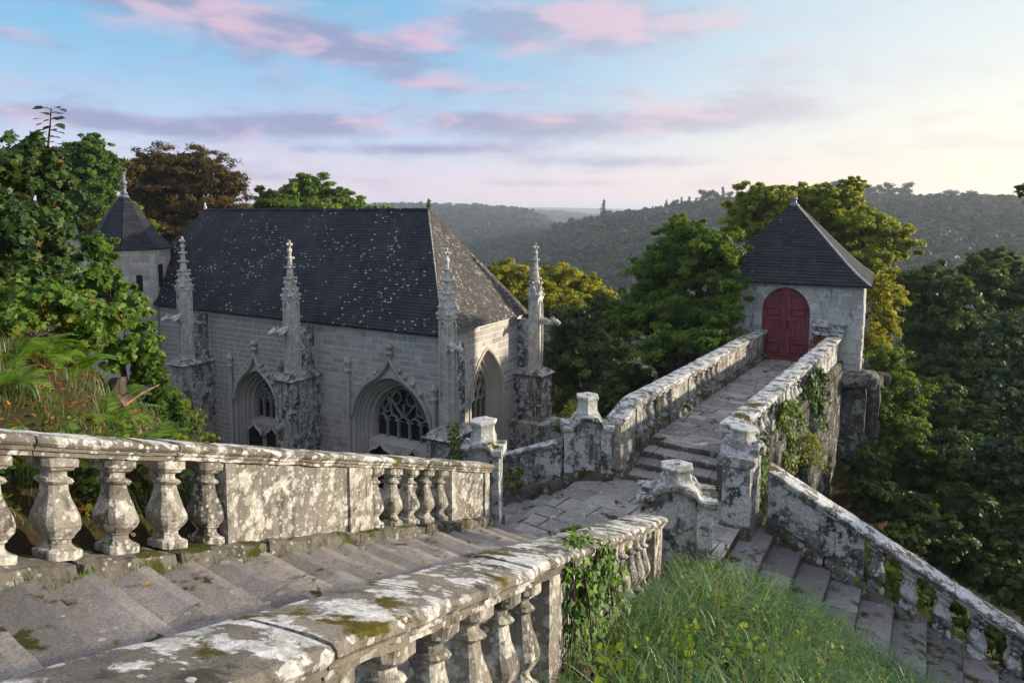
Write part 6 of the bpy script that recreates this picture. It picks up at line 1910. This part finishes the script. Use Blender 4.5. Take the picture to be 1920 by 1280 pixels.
# yellow flowers in the grass
for i, (x, y) in enumerate([(1.12, 5.9), (1.32, 5.75), (1.05, 5.6)]):
    z = gz(x, y) + .26
    m = MB()
    for k in range(6):
        a = k * math.pi / 3
        m.add([(0, 0, 0), (.012 * math.cos(a - .5), .012 * math.sin(a - .5), .006), (.026 * math.cos(a), .026 * math.sin(a), .010), (.012 * math.cos(a + .5), .012 * math.sin(a + .5), .006)], [(0, 1, 2, 3)])
    fl = empty('wild_flower', (x, y, z - .26), 0, ['small yellow flower low in the foreground grass, left one', 'small yellow flower in the foreground grass, right one', 'small yellow flower nearest the balustrade foot'][i], 'flower', 'yellow flowers in the grass')
    mobj('petals', m.mesh('petals'), M['petal'], fl, (0, 0, .26))
    mobj('stalk', MB().tube([(0, 0, 0), (.01, 0, .13), (0, 0, .26)], .003, 4).mesh('stalk'), M['fern'], fl)

# ------------------------------------------------------------------ far woods
def lump(seed, t0):
    rng = np.random.default_rng(seed)
    lobes = [(np.array([rng.uniform(-.35, .35), rng.uniform(-.35, .35), rng.uniform(.55, 1.0)]), (.62, .62, .55)) for _ in range(4)]
    me = crown_mesh(lobes, 1700, .20, rng, 'oval', 7, .15, (.28, .46), (t0, t0 + .22), nrand=.22, rare=0)
    me.materials.append(M['forest'])
    return bpy.data.objects.new('canopy_lump', me)
protos = [lump(300 + i, i * .105) for i in range(8)]
rng = np.random.default_rng(9)
pts = []; scl = []
for (r0, r1, n, s0, s1, pmin, pmax) in ((150, 600, 2600, 6.5, 11.5, 780, 2300), (600, 1250, 3200, 9.0, 14.0, -100, 1250), (1500, 2000, 1200, 8, 12, 850, 1250), (3300, 3900, 1600, 9, 12, 780, 1300), (95, 150, 500, 3.5, 5.5, 700, 2200)):
    rr = np.sqrt(rng.uniform(r0 * r0, r1 * r1, n)); pp = rng.uniform(pmin, pmax, n)
    y = rr / np.sqrt(1 + ((pp - CXP) / FOC) ** 2); x = (pp - CXP) / FOC * y
    z = ground_h(x, y)
    pts.append(np.column_stack([x, y, z - .5])); scl.append(rng.uniform(s0, s1, n))
pts = np.concatenate(pts); scl = np.concatenate(scl)
me = bpy.data.meshes.new('woodland')
me.vertices.add(len(pts)); me.vertices.foreach_set('co', pts.astype(np.float32).ravel())
a = me.attributes.new('scl', 'FLOAT', 'POINT'); a.data.foreach_set('value', scl.astype(np.float32))
a = me.attributes.new('rot', 'FLOAT', 'POINT'); a.data.foreach_set('value', rng.uniform(0, 6.28, len(pts)).astype(np.float32))
me.update()
wood = mobj('woodland', me)
tag(wood, 'hazy wooded hills across the valley', 'woodland', kind='stuff')
ng = bpy.data.node_groups.new('scatter_canopy', 'GeometryNodeTree')
ng.interface.new_socket('Geometry', in_out='INPUT', socket_type='NodeSocketGeometry')
ng.interface.new_socket('Geometry', in_out='OUTPUT', socket_type='NodeSocketGeometry')
G = NT(ng)
gi = G.n('NodeGroupInput'); go = G.n('NodeGroupOutput')
join = G.n('GeometryNodeJoinGeometry')
for p in protos:
    oi = G.n('GeometryNodeObjectInfo'); oi.inputs['Object'].default_value = p; oi.inputs['As Instance'].default_value = True
    ng.links.new(oi.outputs['Geometry'], join.inputs[0])
iop = G.n('GeometryNodeInstanceOnPoints'); iop.inputs['Pick Instance'].default_value = True
ng.links.new(gi.outputs[0], iop.inputs['Points']); ng.links.new(join.outputs[0], iop.inputs['Instance'])
rv = G.n('FunctionNodeRandomValue', data_type='INT'); 
rv.inputs[4].default_value = 0; rv.inputs[5].default_value = 7
ng.links.new(rv.outputs[2], iop.inputs['Instance Index'])
na_ = G.n('GeometryNodeInputNamedAttribute', data_type='FLOAT'); na_.inputs[0].default_value = 'scl'
ng.links.new(na_.outputs[0], iop.inputs['Scale'])
nb_ = G.n('GeometryNodeInputNamedAttribute', data_type='FLOAT'); nb_.inputs[0].default_value = 'rot'
cx_ = G.n('ShaderNodeCombineXYZ'); ng.links.new(nb_.outputs[0], cx_.inputs[2])
er = G.n('FunctionNodeEulerToRotation'); ng.links.new(cx_.outputs[0], er.inputs[0]); ng.links.new(er.outputs[0], iop.inputs['Rotation'])
ng.links.new(iop.outputs[0], go.inputs[0])
wood.modifiers.new('scatter', 'NODES').node_group = ng

# pines on the skyline
def pine_meshes(seed, scots=True):
    rng = np.random.default_rng(seed)
    H = 1.0
    tm = MB(); limb(tm, (0, 0, 0), (rng.uniform(-.03, .03), 0, .97), .016, .004, rng, 8, 0, .02, 6)
    lobes = []
    if scots:
        for k in range(6):
            z = rng.uniform(.52, .97); w_ = (.20 - .12 * abs(z - .72)) * rng.uniform(.7, 1.1)
            lobes.append((np.array([rng.uniform(-.07, .07), rng.uniform(-.07, .07), z]), (w_ * .8, w_ * .8, .085)))
    else:
        for k in range(9):
            z = .18 + .80 * k / 9; w_ = .20 * (1 - z) + .025
            lobes.append((np.array([rng.uniform(-.015, .015), 0, z]), (w_, w_, .06)))
    for c, r in lobes[:6]:
        limb(tm, (0, 0, c[2] - .05), c, .006, .002, rng, 4, 0, .05, 4)
    cm = crown_mesh(lobes, 1500, .045, rng, 'lance', 12, .2, (.3, .5), (0, 1))
    a = tm.mesh('trunk'); a.materials.append(M['pinebark']); cm.materials.append(M['conifer'])
    return a, cm
PM = [pine_meshes(i, True) for i in range(4)]; PC = [pine_meshes(10 + i, False) for i in range(2)]
def pine(px, Y, h, meshes, name, label, group, r_):
    x = (px - CXP) / FOC * Y; y = Y
    root = empty(name, (x, y, gz(x, y) - .5), r_.uniform(0, 6), label, 'pine' if name == 'pine_tree' else 'conifer', group)
    root.scale = (h, h, h)
    for me, nm in zip(meshes, ('trunk', 'crown')):
        link(bpy.data.objects.new(nm, me), root)
ORD = ['leftmost', 'second', 'third', 'fourth', 'fifth', 'sixth', 'seventh', 'eighth', 'ninth', 'tenth', 'eleventh', 'twelfth']
r_ = random.Random(8)
for i, px in enumerate((1562, 1575, 1588, 1600, 1611, 1622, 1634, 1648, 1660, 1671, 1684, 1697)):
    pine(px, 535 + r_.uniform(-15, 15), r_.uniform(24, 29), PM[r_.randrange(4)], 'pine_tree', ORD[i] + ' from the left of the tall pines in the close row on the right skyline', 'pines in the row on the right skyline', r_)
for i, px in enumerate((1768, 1783, 1800, 1811, 1826, 1842)):
    pine(px, 535 + r_.uniform(-15, 15), r_.uniform(21, 27), PM[r_.randrange(4)], 'pine_tree', ORD[i] + ' from the left of the scattered pines right of the close row', 'scattered skyline pines', r_)
for i, px in enumerate((1263, 1276, 1290, 1303, 1316, 1328, 1340, 1353, 1366, 1380)):
    pine(px, 500 + r_.uniform(-25, 25), r_.uniform(20, 26), PC[r_.randrange(2)] if r_.random() < .4 else PM[r_.randrange(4)], 'pine_tree', ORD[i] + ' from the left in the dark pine clump on the middle skyline', 'dark skyline pine clump', r_)
for px, h, lab in ((1131, 20, 'pointed spruce standing highest on the middle ridge'), (1108, 13, 'small spruce left of the tallest one on the middle ridge'), (1088, 10, 'lowest spruce on the descending middle ridge'), (1222, 12, 'lone spruce tip right on the middle ridge'), (1248, 14, 'spruce beside the dark pine clump')):
    pine(px, 520, h * 1.5, PC[r_.randrange(2)], 'spruce_tree', lab, 'spruces on the middle ridge', r_)

# ------------------------------------------------------------------ air
hz = mobj('haze', MB().box(-9300, 9300, -9300, 9300, -140, 27).mesh('haze'))
hm, t = new_mat('haze_air')
pv = t.n('ShaderNodeVolumePrincipled')
pv.inputs['Color'].default_value = (0.78, 0.87, 1.0, 1)
pv.inputs['Density'].default_value = 0.00032
pv.inputs['Anisotropy'].default_value = 0.25
t.n('ShaderNodeOutputMaterial').inputs['Volume']
out = [n for n in hm.node_tree.nodes if n.type == 'OUTPUT_MATERIAL'][0]
hm.node_tree.links.new(pv.outputs[0], out.inputs['Volume'])
hz.data.materials.append(hm)
tag(hz, 'thin evening haze filling the valley air', 'haze', kind='stuff')
hz.display_type = 'WIRE'
